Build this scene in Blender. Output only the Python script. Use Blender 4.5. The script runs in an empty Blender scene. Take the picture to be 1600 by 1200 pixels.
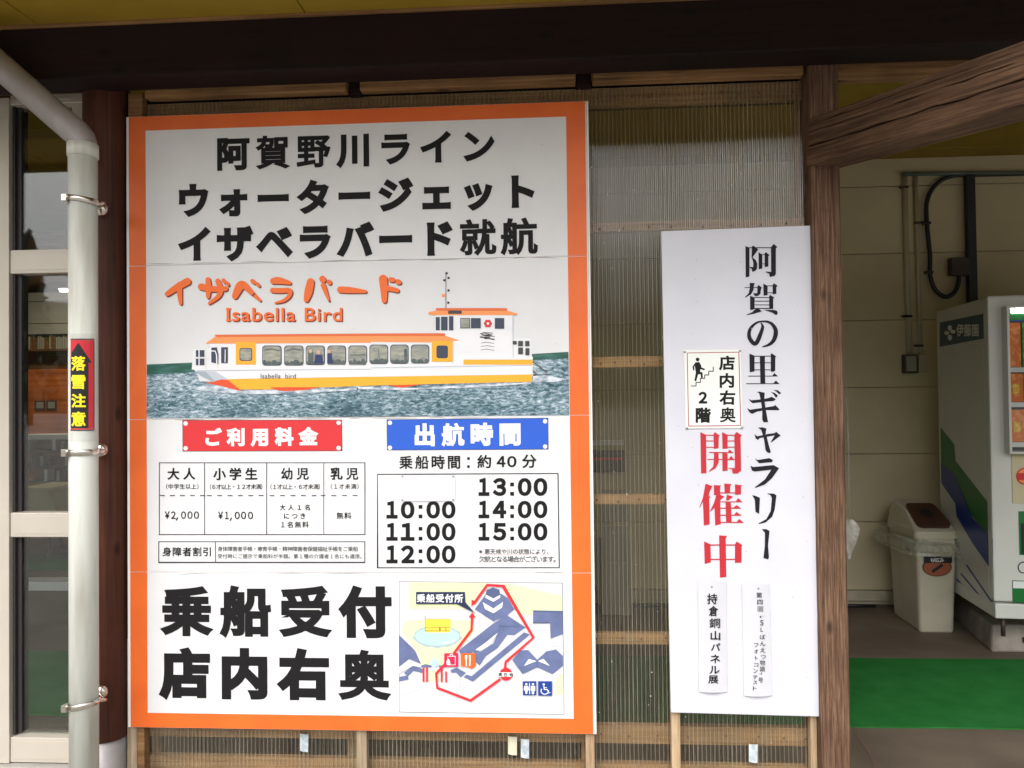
import bpy, bmesh, math, random
from mathutils import Vector, Matrix, noise
from mathutils.geometry import tessellate_polygon
R = math.radians
random.seed(7)
sc = bpy.context.scene
COL = sc.collection

# ------------------------------------------------------------------ camera
F = 1200.0
CAM = Vector((0, -2.6, 1.5))
YAW, PIT, ROL = R(3.494), R(0.960), R(-0.660)
fw = Vector((-math.sin(YAW) * math.cos(PIT), math.cos(YAW) * math.cos(PIT), math.sin(PIT)))
r0 = Vector((math.cos(YAW), math.sin(YAW), 0)); u0 = r0.cross(fw)
rt = r0 * math.cos(ROL) + u0 * math.sin(ROL); up = -r0 * math.sin(ROL) + u0 * math.cos(ROL)
cd = bpy.data.cameras.new('camera'); cam = bpy.data.objects.new('camera', cd); COL.objects.link(cam)
cd.sensor_width = 36; cd.lens = 27; cd.clip_start = .05; cd.clip_end = 3000
cam.matrix_world = Matrix(((rt.x, up.x, -fw.x, CAM.x), (rt.y, up.y, -fw.y, CAM.y), (rt.z, up.z, -fw.z, CAM.z), (0, 0, 0, 1)))
sc.camera = cam
# ------------------------------------------------------------------ sky, sun, exposure
SUN_EL, SUN_AZ = R(48), R(193)     # azimuth clockwise from +Y: high sun behind the photographer, veiled by cloud
w = bpy.data.worlds.new('World'); sc.world = w; w.use_nodes = True
nt = w.node_tree; bg = nt.nodes['Background']
sky = nt.nodes.new('ShaderNodeTexSky'); sky.sky_type = 'NISHITA'; sky.sun_disc = False
sky.sun_elevation = SUN_EL; sky.sun_rotation = SUN_AZ; sky.dust_density = 4; sky.air_density = 1.0; sky.ozone_density = 1
hs = nt.nodes.new('ShaderNodeHueSaturation'); hs.inputs['Saturation'].default_value = .12
nt.links.new(sky.outputs[0], hs.inputs['Color']); nt.links.new(hs.outputs[0], bg.inputs[0])
bg.inputs[1].default_value = .15
sl = bpy.data.lights.new('sun', 'SUN'); sl.energy = .6; sl.angle = R(40); sl.color = (1, .97, .92)
so = bpy.data.objects.new('sun', sl); COL.objects.link(so)
sd = Vector((math.sin(SUN_AZ) * math.cos(SUN_EL), math.cos(SUN_AZ) * math.cos(SUN_EL), math.sin(SUN_EL)))
so.rotation_euler = sd.to_track_quat('Z', 'Y').to_euler(); so.location = (0, -8, 12)
sc.view_settings.view_transform = 'Standard'; sc.view_settings.look = 'None'
sc.view_settings.exposure = 1.0; sc.view_settings.gamma = 1; sc.view_settings.use_curve_mapping = False
sc.cycles.use_denoising = True; sc.cycles.max_bounces = 10; sc.cycles.transparent_max_bounces = 24
sc.cycles.diffuse_bounces = 5; sc.cycles.caustics_reflective = False; sc.cycles.caustics_refractive = False

# ------------------------------------------------------------------ pixel to place
def ray(u, v): return (fw * F + rt * (u - 800) + up * (600 - v)).normalized()
def P(u, v, Y=0.0):
    d = ray(u, v); return CAM + d * ((Y - CAM.y) / d.y)
def PZ(u, v, z=0.0):
    d = ray(u, v); return CAM + d * ((z - CAM.z) / d.z)

# ------------------------------------------------------------------ materials
def s2l(c): return tuple(((x / 255 + .055) / 1.055) ** 2.4 if x > 10 else x / 255 / 12.92 for x in c) + (1,)
def mat(name, c, rough=.6, metal=0, var=None, vs=4, stretch=(1, 1, 1), bump=0, bs=40, coat=0, emit=None, es=1, detail=4, contrast=(.35, .65), spec=.5):
    m = bpy.data.materials.new(name); m.use_nodes = True; n = m.node_tree; b = n.nodes['Principled BSDF']; L = n.links.new
    c = tuple(c) + (1,) if len(c) == 3 else c
    b.inputs['Base Color'].default_value = c; b.inputs['Roughness'].default_value = rough; b.inputs['Metallic'].default_value = metal
    b.inputs['Coat Weight'].default_value = coat; b.inputs['Specular IOR Level'].default_value = spec
    if emit: b.inputs['Emission Color'].default_value = tuple(emit) + (1,); b.inputs['Emission Strength'].default_value = es
    if var or bump:
        g = n.nodes.new('ShaderNodeNewGeometry'); mp = n.nodes.new('ShaderNodeMapping'); mp.inputs['Scale'].default_value = stretch
        L(g.outputs['Position'], mp.inputs[0])
    if var:
        nz = n.nodes.new('ShaderNodeTexNoise'); nz.inputs['Scale'].default_value = vs; nz.inputs['Detail'].default_value = detail
        L(mp.outputs[0], nz.inputs['Vector'])
        mr = n.nodes.new('ShaderNodeMapRange'); mr.inputs[1].default_value = contrast[0]; mr.inputs[2].default_value = contrast[1]
        L(nz.outputs[0], mr.inputs[0])
        mx = n.nodes.new('ShaderNodeMix'); mx.data_type = 'RGBA'; mx.inputs[6].default_value = c; mx.inputs[7].default_value = tuple(var)[:3] + (1,)
        L(mr.outputs[0], mx.inputs[0]); L(mx.outputs[2], b.inputs['Base Color'])
    if bump:
        nb = n.nodes.new('ShaderNodeTexNoise'); nb.inputs['Scale'].default_value = bs; nb.inputs['Detail'].default_value = 5
        L(mp.outputs[0], nb.inputs['Vector'])
        bp = n.nodes.new('ShaderNodeBump'); bp.inputs['Strength'].default_value = min(1, bump); bp.inputs['Distance'].default_value = .004
        L(nb.outputs[0], bp.inputs['Height']); L(bp.outputs[0], b.inputs['Normal'])
    return m
def wood(name, a, b2, c3, axis, rough=.75, bump=.7, gs=70):
    """grain runs along axis: three tones, long streaks, knots"""
    m = bpy.data.materials.new(name); m.use_nodes = True; n = m.node_tree; p = n.nodes['Principled BSDF']; L = n.links.new
    p.inputs['Roughness'].default_value = rough; p.inputs['Specular IOR Level'].default_value = .25
    g = n.nodes.new('ShaderNodeTexCoord'); mp = n.nodes.new('ShaderNodeMapping')
    s = [1, 1, 1]; s['xyz'.index(axis)] = .028; mp.inputs['Scale'].default_value = s
    L(g.outputs['Object'], mp.inputs[0])
    n1 = n.nodes.new('ShaderNodeTexNoise'); n1.inputs['Scale'].default_value = gs; n1.inputs['Detail'].default_value = 9; n1.inputs['Roughness'].default_value = .72; n1.inputs['Distortion'].default_value = .3
    L(mp.outputs[0], n1.inputs['Vector'])
    cr = n.nodes.new('ShaderNodeValToRGB'); e = cr.color_ramp.elements
    e[0].position = .3; e[0].color = s2l(c3); e[1].position = .7; e[1].color = s2l(b2); x = e.new(.48); x.color = s2l(a)
    L(n1.outputs[0], cr.inputs[0])
    n2 = n.nodes.new('ShaderNodeTexNoise'); n2.inputs['Scale'].default_value = 3.5; n2.inputs['Detail'].default_value = 3
    L(g.outputs['Object'], n2.inputs['Vector'])
    mr = n.nodes.new('ShaderNodeMapRange'); mr.inputs[1].default_value = .3; mr.inputs[2].default_value = .7; mr.inputs[3].default_value = .72; mr.inputs[4].default_value = 1.25
    L(n2.outputs[0], mr.inputs[0])
    # knots
    mp2 = n.nodes.new('ShaderNodeMapping'); s = [1, 1, 1]; s['xyz'.index(axis)] = .45; mp2.inputs['Scale'].default_value = s; L(g.outputs['Object'], mp2.inputs[0])
    vo = n.nodes.new('ShaderNodeTexVoronoi'); vo.inputs['Scale'].default_value = 9; L(mp2.outputs[0], vo.inputs['Vector'])
    kr = n.nodes.new('ShaderNodeMapRange'); kr.inputs[1].default_value = .05; kr.inputs[2].default_value = .13; kr.inputs[3].default_value = .35; kr.inputs[4].default_value = 1
    L(vo.outputs['Distance'], kr.inputs[0])
    mu = n.nodes.new('ShaderNodeMath'); mu.operation = 'MULTIPLY'; L(mr.outputs[0], mu.inputs[0]); L(kr.outputs[0], mu.inputs[1])
    vm = n.nodes.new('ShaderNodeVectorMath'); vm.operation = 'SCALE'; L(cr.outputs[0], vm.inputs[0]); L(mu.outputs[0], vm.inputs['Scale'])
    L(vm.outputs[0], p.inputs['Base Color'])
    bp = n.nodes.new('ShaderNodeBump'); bp.inputs['Strength'].default_value = bump; bp.inputs['Distance'].default_value = .004
    L(n1.outputs[0], bp.inputs['Height']); L(bp.outputs[0], p.inputs['Normal'])
    return m
def glassy(name, tint, refl, rough=.02, diff=None, dw=0, ridge=None):
    m = bpy.data.materials.new(name); m.use_nodes = True; n = m.node_tree; L = n.links.new
    for x in list(n.nodes):
        if x.type != 'OUTPUT_MATERIAL': n.nodes.remove(x)
    out = n.nodes['Material Output']
    tr = n.nodes.new('ShaderNodeBsdfTransparent'); tr.inputs[0].default_value = tuple(tint) + (1,)
    gl = n.nodes.new('ShaderNodeBsdfGlossy'); gl.inputs['Roughness'].default_value = rough; gl.inputs[0].default_value = (1, 1, 1, 1)
    fr = n.nodes.new('ShaderNodeFresnel'); gb = n.nodes.new('ShaderNodeNewGeometry'); mb = n.nodes.new('ShaderNodeMapRange')
    mb.inputs[3].default_value = refl; mb.inputs[4].default_value = 1 / refl      # both sides of a sheet reflect alike
    L(gb.outputs['Backfacing'], mb.inputs[0]); L(mb.outputs[0], fr.inputs[0])
    base = tr
    if dw:
        df = n.nodes.new('ShaderNodeBsdfDiffuse'); df.inputs[0].default_value = tuple(diff) + (1,)
        tl = n.nodes.new('ShaderNodeBsdfTranslucent'); tl.inputs[0].default_value = tuple(diff) + (1,)
        a = n.nodes.new('ShaderNodeMixShader'); a.inputs[0].default_value = .5; L(df.outputs[0], a.inputs[1]); L(tl.outputs[0], a.inputs[2])
        mx = n.nodes.new('ShaderNodeMixShader'); mx.inputs[0].default_value = dw; L(tr.outputs[0], mx.inputs[1]); L(a.outputs[0], mx.inputs[2])
        g = n.nodes.new('ShaderNodeNewGeometry'); nz = n.nodes.new('ShaderNodeTexNoise'); nz.inputs['Scale'].default_value = 5; nz.inputs['Detail'].default_value = 6
        mp = n.nodes.new('ShaderNodeMapping'); mp.inputs['Scale'].default_value = (4, 1, .6)
        L(g.outputs['Position'], mp.inputs[0]); L(mp.outputs[0], nz.inputs['Vector'])
        mr = n.nodes.new('ShaderNodeMapRange'); mr.inputs[1].default_value = .3; mr.inputs[2].default_value = .75; mr.inputs[3].default_value = dw * .5; mr.inputs[4].default_value = dw * 1.7
        L(nz.outputs[0], mr.inputs[0])
        if ridge is not None:  # ridges coloured paler to imitate bright streaks of reflected sky
            sp_ = n.nodes.new('ShaderNodeSeparateXYZ'); L(g.outputs['Position'], sp_.inputs[0])
            rg = n.nodes.new('ShaderNodeMapRange'); rg.inputs[1].default_value = ridge - .0002; rg.inputs[2].default_value = ridge - .0042; rg.inputs[3].default_value = .35; rg.inputs[4].default_value = 3.2
            L(sp_.outputs['Y'], rg.inputs[0]); mm = n.nodes.new('ShaderNodeMath'); mm.operation = 'MULTIPLY'; mm.use_clamp = True; L(mr.outputs[0], mm.inputs[0]); L(rg.outputs[0], mm.inputs[1]); L(mm.outputs[0], mx.inputs[0])
        else: L(mr.outputs[0], mx.inputs[0])
        base = mx
    m2 = n.nodes.new('ShaderNodeMixShader'); L(fr.outputs[0], m2.inputs[0]); L(base.outputs[0], m2.inputs[1]); L(gl.outputs[0], m2.inputs[2])
    L(m2.outputs[0], out.inputs[0])
    return m
M = {}
M['board_white'] = mat('board_white', (.73, .73, .735), .45, var=(.70, .70, .71), vs=9, bump=.12, bs=2.2)
M['gallery_white'] = mat('gallery_white', (.635, .63, .69), .42, var=(.60, .60, .66), vs=6, bump=.1, bs=3)
M['print_orange'] = mat('print_orange', s2l((232, 106, 36)), .45, bump=.1, bs=2.5, var=s2l((224, 99, 33)), vs=7)
M['ink'] = mat('ink', (.012, .011, .012), .6, spec=.15)
M['print_black'] = M['ink']
M['soft_ink'] = mat('soft_ink', (.05, .045, .055), .6, spec=.15)
M['thin_ink'] = mat('thin_ink', (.05, .05, .05), .6)
M['edge_white'] = mat('edge_white', (.8, .8, .78), .5)
M['title_orange'] = mat('title_orange', s2l((240, 108, 30)), .5)
M['title_shadow'] = mat('title_shadow', s2l((120, 30, 18)), .5)
M['banner_red'] = mat('banner_red', s2l((208, 42, 48)), .5)
M['banner_blue'] = mat('banner_blue', s2l((32, 88, 198)), .5)
M['print_white'] = mat('print_white', (.82, .82, .82), .5)
M['red_lettering'] = mat('red_lettering', s2l((182, 32, 46)), .5)
M['hull_yellow'] = mat('hull_yellow', s2l((250, 172, 40)), .5)
M['hull_red'] = mat('hull_red', s2l((222, 78, 34)), .5)
M['roof_orange'] = mat('roof_orange', s2l((246, 150, 85)), .5)
M['roof_dark'] = mat('roof_dark', s2l((222, 105, 52)), .5)
M['boat_grey'] = mat('boat_grey', s2l((190, 195, 205)), .5)
M['hull_shade'] = mat('hull_shade', s2l((158, 172, 180)), .5)
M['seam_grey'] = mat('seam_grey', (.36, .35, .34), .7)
M['hull_white'] = mat('hull_white', (.80, .80, .82), .5, var=(.72, .73, .77), vs=14, stretch=(.3, 1, 1.5), contrast=(.5, .8))
M['boat_window'] = mat('boat_window', s2l((128, 134, 130)), .5, var=s2l((172, 168, 150)), vs=40, stretch=(.8, 1, 2.2), contrast=(.35, .7))
M['boat_seat'] = mat('boat_seat', s2l((66, 84, 88)), .5, var=s2l((96, 100, 96)), vs=80)
M['boat_suit'] = mat('boat_suit', s2l((36, 50, 96)), .5)
M['boat_skin'] = mat('boat_skin', s2l((206, 168, 146)), .5)
M['window_edge'] = mat('window_edge', s2l((50, 60, 80)), .5)
M['water'] = mat('printed_water', s2l((45, 75, 90)), .5, var=s2l((205, 215, 225)), vs=110, stretch=(.26, 1, 1.3), contrast=(.34, .68), detail=9)
def water_mat():
    m = mat('printed_water', (.1, .1, .1), .5); n = m.node_tree; L = n.links.new; p = n.nodes['Principled BSDF']
    g = n.nodes.new('ShaderNodeNewGeometry'); mp = n.nodes.new('ShaderNodeMapping'); mp.inputs['Scale'].default_value = (.42, 1, 1.25); L(g.outputs['Position'], mp.inputs[0])
    nz = n.nodes.new('ShaderNodeTexNoise'); nz.inputs['Scale'].default_value = 95; nz.inputs['Detail'].default_value = 12; nz.inputs['Roughness'].default_value = .78; nz.inputs['Distortion'].default_value = .6; L(mp.outputs[0], nz.inputs['Vector'])
    n2 = n.nodes.new('ShaderNodeTexNoise'); n2.inputs['Scale'].default_value = 9; L(mp.outputs[0], n2.inputs['Vector'])
    a = n.nodes.new('ShaderNodeMath'); a.operation = 'MULTIPLY_ADD'; a.inputs[1].default_value = .28; L(n2.outputs[0], a.inputs[0]); L(nz.outputs[0], a.inputs[2])
    cr = n.nodes.new('ShaderNodeValToRGB'); e = cr.color_ramp.elements; e[0].position = .50; e[0].color = s2l((22, 56, 68)); e[1].position = .80; e[1].color = s2l((226, 232, 238))
    for ps, c in ((.58, (58, 94, 106)), (.65, (118, 142, 154)), (.72, (172, 188, 198))): x = e.new(ps); x.color = s2l(c)
    L(a.outputs[0], cr.inputs[0]); L(cr.outputs[0], p.inputs['Base Color']); return m
M['water'] = water_mat()
M['water_far'] = mat('printed_far_water', s2l((22, 80, 66)), .5, var=s2l((70, 120, 115)), vs=60, stretch=(.25, 1, 1.5), contrast=(.45, .8), detail=6)
M['foam'] = mat('printed_foam', s2l((215, 222, 230)), .5, var=s2l((110, 130, 145)), vs=70, stretch=(.5, 1, 1), contrast=(.4, .7))
M['map_green'] = mat('map_green', s2l((222, 228, 178)), .5)
M['map_ground'] = mat('map_ground', (.66, .65, .665), .5)
M['map_slate'] = mat('map_slate', s2l((104, 114, 156)), .5, var=s2l((92, 104, 140)), vs=30)
M['map_slate_dark'] = mat('map_slate_dark', s2l((80, 92, 128)), .5)
M['map_blue'] = mat('map_blue', s2l((178, 214, 240)), .5)
M['map_rim'] = mat('map_rim', s2l((165, 185, 190)), .5)
M['map_yellow'] = mat('map_yellow', s2l((250, 215, 75)), .5)
M['map_red'] = mat('map_red', s2l((214, 40, 50)), .5)
M['map_crimson'] = mat('map_crimson', s2l((205, 25, 75)), .5)
M['map_orange'] = mat('map_orange', s2l((236, 98, 30)), .5)
M['map_navy'] = mat('map_navy', s2l((32, 40, 75)), .5)
M['map_sign_blue'] = mat('map_sign_blue', s2l((22, 60, 140)), .5)
M['map_line'] = mat('map_line', s2l((190, 175, 195)), .5)
M['paper'] = mat('paper', (.60, .60, .64), .3, coat=.5, bump=.5, bs=16)
M['slip_paper'] = mat('slip_paper', (.67, .67, .71), .4, bump=.3, bs=16)
M['plate'] = mat('plate', (.77, .79, .75), .3)
M['plate_red'] = mat('plate_red', s2l((160, 55, 60)), .5)
M['screw'] = mat('screw', (.35, .33, .3), .4, metal=.8)
M['post_wood'] = wood('weathered_post_wood', (98, 72, 55), (146, 116, 92), (44, 30, 22), 'z', gs=230, bump=1)
M['grey_wood'] = wood('grey_weathered_wood', (150, 132, 110), (182, 165, 142), (100, 82, 64), 'z')
M['leg_wood'] = wood('bare_leg_wood', (172, 146, 116), (196, 172, 142), (128, 104, 80), 'z', gs=110)
M['rail_wood'] = wood('rail_wood', (178, 150, 118), (205, 180, 148), (128, 102, 78), 'x', gs=90)
M['stile_wood'] = wood('stile_wood', (178, 150, 118), (205, 180, 148), (128, 102, 78), 'z', gs=90)
M['beam_wood'] = wood('brown_beam_wood', (88, 64, 47), (128, 100, 76), (40, 27, 20), 'y', gs=110, bump=1)
M['header_wood'] = wood('header_wood', (140, 104, 68), (168, 132, 92), (92, 66, 42), 'x')
M['red_post'] = wood('red_stained_wood', (74, 41, 30), (92, 54, 39), (48, 25, 19), 'z', rough=.5, bump=.35, gs=60)
M['dark_beam'] = wood('dark_beam_wood', (27, 12, 11), (33, 15, 13), (19, 8, 8), 'x', rough=.7, bump=.3)
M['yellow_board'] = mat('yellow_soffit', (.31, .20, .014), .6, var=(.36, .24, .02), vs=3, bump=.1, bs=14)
M['siding'] = mat('cream_siding', (.64, .565, .37), .6, var=(.57, .50, .32), vs=2.5, bump=.15, bs=30)
M['siding_base'] = mat('siding_base', (.5, .46, .33), .7, var=(.4, .36, .26), vs=9)
M['concrete'] = mat('concrete_floor', (.080, .060, .041), .7, var=(.155, .122, .088), vs=2.2, detail=9, bump=.6, bs=45, contrast=(.3, .7))
M['ground'] = mat('outdoor_paving', (.32, .30, .27), .85, var=(.24, .225, .20), vs=3, detail=9, bump=.6, bs=60)
M['sill_stone'] = mat('sill_stone', (.42, .40, .36), .85, var=(.34, .32, .29), vs=6, detail=9, bump=.6, bs=60)
M['block'] = mat('concrete_block', (.34, .30, .26), .85, var=(.22, .19, .16), vs=9, bump=.9, bs=50)
M['carpet'] = mat('green_carpet', (.018, .15, .028), .95, var=(.028, .19, .042), vs=7, detail=12, bump=1, bs=420, spec=.1, contrast=(.3, .7))
M['aluminium'] = mat('beige_aluminium', (.58, .53, .45), .38, metal=.15, var=(.54, .49, .415), vs=5)
M['dark_frame'] = mat('dark_gasket', (.035, .03, .03), .45)
M['glass'] = glassy('window_glass', (.90, .92, .90), 1.62)
M['corrugated'] = glassy('smoked_corrugated_plastic', (.78, .72, .61), 2.05, .03, (.60, .54, .41), .12, ridge=.052)
M['pipe'] = mat('galvanised_pipe', (.62, .63, .58), .6, metal=0, var=(.42, .40, .34), vs=22, stretch=(1, 1, .12), bump=.2, bs=30, detail=9, contrast=(.46, .78))
M['pipe_elbow'] = mat('dull_pipe_paint', (.36, .33, .33), .5, metal=.2, var=(.30, .28, .27), vs=14, bump=.2, bs=30)
M['steel'] = mat('stainless_clamp', (.62, .58, .52), .22, metal=1)
M['sticker_red'] = mat('sticker_red', s2l((205, 40, 55)), .3, coat=.5)
M['sticker_black'] = mat('sticker_black', (.012, .012, .014), .3, coat=.5)
M['sticker_yellow'] = mat('sticker_yellow', s2l((250, 225, 30)), .35)
M['tape'] = glassy('clear_tape', (.96, .96, .96), 1.5, .08, (.8, .8, .8), .06)
M['bag'] = glassy('clear_plastic_bag', (.93, .93, .91), 1.5, .14, (.80, .78, .72), .30)
M['bin'] = mat('bin_plastic', (.56, .52, .40), .4, var=(.49, .45, .35), vs=6)
M['bin_flap'] = mat('bin_flap_brown', (.07, .03, .018), .35)
M['bin_label'] = mat('bin_label_brown', s2l((150, 84, 58)), .4)
M['machine'] = mat('machine_paint', (.66, .66, .62), .3, coat=.3, var=(.62, .62, .58), vs=3)
M['machine_green'] = mat('machine_green', s2l((10, 110, 45)), .35)
M['machine_blue'] = mat('machine_blue', s2l((18, 52, 140)), .35)
M['machine_teal'] = mat('machine_teal', s2l((10, 66, 92)), .35)
M['machine_glass'] = glassy('machine_glass', (.92, .93, .92), 1.4)
M['black_plastic'] = mat('black_plastic', (.012, .012, .014), .4)
M['dark_metal'] = mat('dark_duct_paint', (.02, .022, .028), .5)
M['conduit'] = mat('cream_conduit', (.50, .45, .31), .5)
M['teal_pipe'] = mat('teal_pipe', (.12, .17, .15), .5)
M['box_grey'] = mat('junction_box', (.06, .035, .03), .5)
M['lamp'] = mat('lamp_strip', (.9, .9, .9), .5, emit=(1, .97, .9), es=5)
M['shop_wood'] = wood('shop_brown_wood', (120, 82, 48), (146, 104, 62), (86, 56, 32), 'x', gs=30, bump=.1)
M['shop_orange'] = wood('shop_orange_wood', (190, 100, 40), (214, 122, 54), (150, 74, 26), 'x', gs=20, bump=.1)
M['shop_grey'] = mat('shop_grey_panel', (.36, .34, .28), .6, var=(.33, .31, .26), vs=3)
M['shop_dark'] = mat('shop_dark_wall', (.13, .09, .06), .8, var=(.09, .06, .04), vs=2)
M['cloth'] = mat('beige_tablecloth', (.42, .38, .22), .8, var=(.36, .33, .19), vs=6, bump=.3, bs=12)
M['white_metal'] = mat('white_metal', (.78, .79, .80), .4)
M['foliage'] = mat('conifer_foliage', (.035, .06, .03), .9, var=(.07, .09, .045), vs=.8)
M['hill'] = mat('wooded_hill', (.05, .07, .04), .95, var=(.10, .10, .06), vs=.05, bump=.0)
M['bark'] = mat('bark', (.09, .065, .045), .9)
M['glue_tag'] = mat('faded_tag', (.62, .66, .68), .5, var=(.35, .42, .46), vs=60)
M['cream_tag'] = mat('cream_tag', (.66, .62, .46), .6)

# ------------------------------------------------------------------ builders
def link(name, verts, faces, m, parent=None, smooth=False, bev=0, label=None, kind=None):
    me = bpy.data.meshes.new(name)
    off = parent_world(parent) if parent else Vector((0, 0, 0))
    me.from_pydata([Vector(v) - off for v in verts], [], faces)
    if bev:
        b = bmesh.new(); b.from_mesh(me); bmesh.ops.recalc_face_normals(b, faces=b.faces)
        bmesh.ops.bevel(b, geom=[e for e in b.edges if len(e.link_faces) == 2 and e.calc_face_angle(0) > .5], offset=bev, segments=2, affect='EDGES', profile=.6)
        b.to_mesh(me); b.free()
    if isinstance(m, str): m = M[m]
    me.materials.append(m)
    if smooth: me.polygons.foreach_set('use_smooth', [True] * len(me.polygons))
    o = bpy.data.objects.new(name, me); COL.objects.link(o)
    if parent: o.parent = parent
    if label: o['label'] = label
    if kind: o['kind'] = kind
    return o
def parent_world(p):
    v = Vector(p.location); q = p.parent
    while q: v += q.location; q = q.parent
    return v
def thing(name, loc, label, cat, group=None):
    o = bpy.data.objects.new(name, None); COL.objects.link(o); o.location = loc; o.empty_display_size = .1
    o['label'] = label; o['category'] = cat
    if group: o['group'] = group
    return o
def tag(o, label, cat, group=None):
    o['label'] = label; o['category'] = cat
    if group: o['group'] = group
    return o
BF = [(0, 3, 2, 1), (4, 5, 6, 7), (0, 1, 5, 4), (1, 2, 6, 5), (2, 3, 7, 6), (3, 0, 4, 7)]
def box(name, x0, x1, y0, y1, z0, z1, m, parent=None, bev=.002, **k):
    v = [(x0, y0, z0), (x1, y0, z0), (x1, y1, z0), (x0, y1, z0), (x0, y0, z1), (x1, y0, z1), (x1, y1, z1), (x0, y1, z1)]
    return link(name, v, BF, m, parent, bev=bev, **k)
def pbox(name, u0, u1, v0, v1, Y, dep, m, parent=None, bev=.0015, um=None, vm=None, **k):
    """a box whose front face, on the plane y=Y, spans these photo columns and rows"""
    um = um if um is not None else (u0 + u1) / 2; vm = vm if vm is not None else (v0 + v1) / 2
    return box(name, P(u0, vm, Y).x, P(u1, vm, Y).x, Y, Y + dep, P(um, v1, Y).z, P(um, v0, Y).z, m, parent, bev, **k)
def tube(name, pts, r, m, parent=None, n=12, cap=True, **k):
    pts = [Vector(p) for p in pts]; rs = r if isinstance(r, (list, tuple)) else [r] * len(pts)
    V = []; Fc = []; prev = None
    for i, p in enumerate(pts):
        t = ((pts[min(i + 1, len(pts) - 1)] - pts[max(i - 1, 0)])).normalized()
        if prev is None:
            a = t.orthogonal().normalized()
        else: a = (prev - t * prev.dot(t)).normalized()
        prev = a; b = t.cross(a)
        for j in range(n):
            q = 2 * math.pi * j / n; V.append(p + (a * math.cos(q) + b * math.sin(q)) * rs[i])
    for i in range(len(pts) - 1):
        for j in range(n): Fc.append((i * n + j, i * n + (j + 1) % n, (i + 1) * n + (j + 1) % n, (i + 1) * n + j))
    if cap: Fc.append(tuple(range(n))[::-1]); Fc.append(tuple(range((len(pts) - 1) * n, len(pts) * n)))
    return link(name, V, Fc, m, parent, smooth=True, **k)
def smoothpath(pts, n=6):
    pts = [Vector(p) for p in pts]; out = []
    for i in range(len(pts) - 1):
        a, b, c, d = pts[max(i - 1, 0)], pts[i], pts[i + 1], pts[min(i + 2, len(pts) - 1)]
        for k in range(n):
            t = k / n; out.append(.5 * ((2 * b) + (c - a) * t + (2 * a - 5 * b + 4 * c - d) * t * t + (3 * b - a - 3 * c + d) * t ** 3))
    return out + [pts[-1]]
def sphere(name, c, r, m, parent=None, sc3=(1, 1, 1), **k):
    b = bmesh.new(); bmesh.ops.create_uvsphere(b, u_segments=16, v_segments=10, radius=r)
    V = [Vector(c) + Vector((v.co.x * sc3[0], v.co.y * sc3[1], v.co.z * sc3[2])) for v in b.verts]
    b.verts.ensure_lookup_table(); Fc = [[v.index for v in f.verts] for f in b.faces]; b.free()
    return link(name, V, Fc, m, parent, smooth=True, **k)
# --- flat prints: polygons given in photo pixels laid on a surface by a mapper
class Plane:
    """the vertical plane y = Y; lift moves towards the viewer's side"""
    def __init__(s, Y): s.Y = Y
    def __call__(s, u, v, lift=0):
        p = P(u, v, s.Y); return Vector((p.x, s.Y - lift, p.z))
class APlane:
    def __init__(s, p, n): s.p = Vector(p); s.n = Vector(n).normalized()
    def __call__(s, u, v, lift=0):
        d = ray(u, v); return CAM + d * ((s.p - CAM).dot(s.n) / d.dot(s.n)) + s.n * lift
class Cyl:
    def __init__(s, cx, cy, r): s.c = (cx, cy); s.r = r
    def __call__(s, u, v, lift=0):
        d = ray(u, v); r = s.r; ox, oy = CAM.x - s.c[0], CAM.y - s.c[1]
        a = d.x ** 2 + d.y ** 2; b = ox * d.x + oy * d.y; c = ox * ox + oy * oy - r * r
        t = (-b - math.sqrt(max(0, b * b - a * c))) / a; p = CAM + d * t
        nn = Vector((p.x - s.c[0], p.y - s.c[1], 0)).normalized(); return p + nn * lift
EPS = .00003
LV = [0]
SPLIT = {'boat_window', 'banner_dot', 'cabin_door', 'map_gate', 'pictogram', 'map_lawn', 'map_roof', 'hull_stripe', 'sea_picture', 'boat_cabin', 'poster_disc', 'side_stripe', 'boat_roof'}
def prints(name, polys, m, mp, lift, parent, conv=None, **k):
    if name in SPLIT and len(polys) > 1:
        for i, po in enumerate(polys): q = prints(name, [po], m, mp, lift + EPS * i, parent, conv, **k)
        return q
    """each polygon lies a hair above the one before"""
    V = []; Fc = []
    for i, po in enumerate(polys):
        if conv: po = [conv(*q) for q in po]
        if len(po) < 3: continue
        tr = tessellate_polygon([[Vector((a, b, 0)) for a, b in po]])
        o = len(V); V += [mp(a, b, lift + EPS * (i % 30)) for a, b in po]
        for t in tr:
            p = [po[j] for j in t]
            ar = (p[1][0] - p[0][0]) * (p[2][1] - p[0][1]) - (p[2][0] - p[0][0]) * (p[1][1] - p[0][1])
            Fc.append(tuple(o + j for j in (t if ar < 0 else t[::-1])))
    return link(name, V, Fc, m, parent, **k)
def rect(x0, y0, x1, y1): return [(x0, y0), (x1, y0), (x1, y1), (x0, y1)]
def rrect(x0, y0, x1, y1, r, n=4):
    o = []
    for cx, cy, a in ((x1 - r, y0 + r, -90), (x1 - r, y1 - r, 0), (x0 + r, y1 - r, 90), (x0 + r, y0 + r, 180)):
        for k in range(n + 1): q = R(a + 90 * k / n); o.append((cx + r * math.cos(q), cy + r * math.sin(q)))
    return o
def circ(x, y, r, ry=None, n=24): return [(x + r * math.cos(2 * math.pi * k / n), y + (ry or r) * math.sin(2 * math.pi * k / n)) for k in range(n)]
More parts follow.
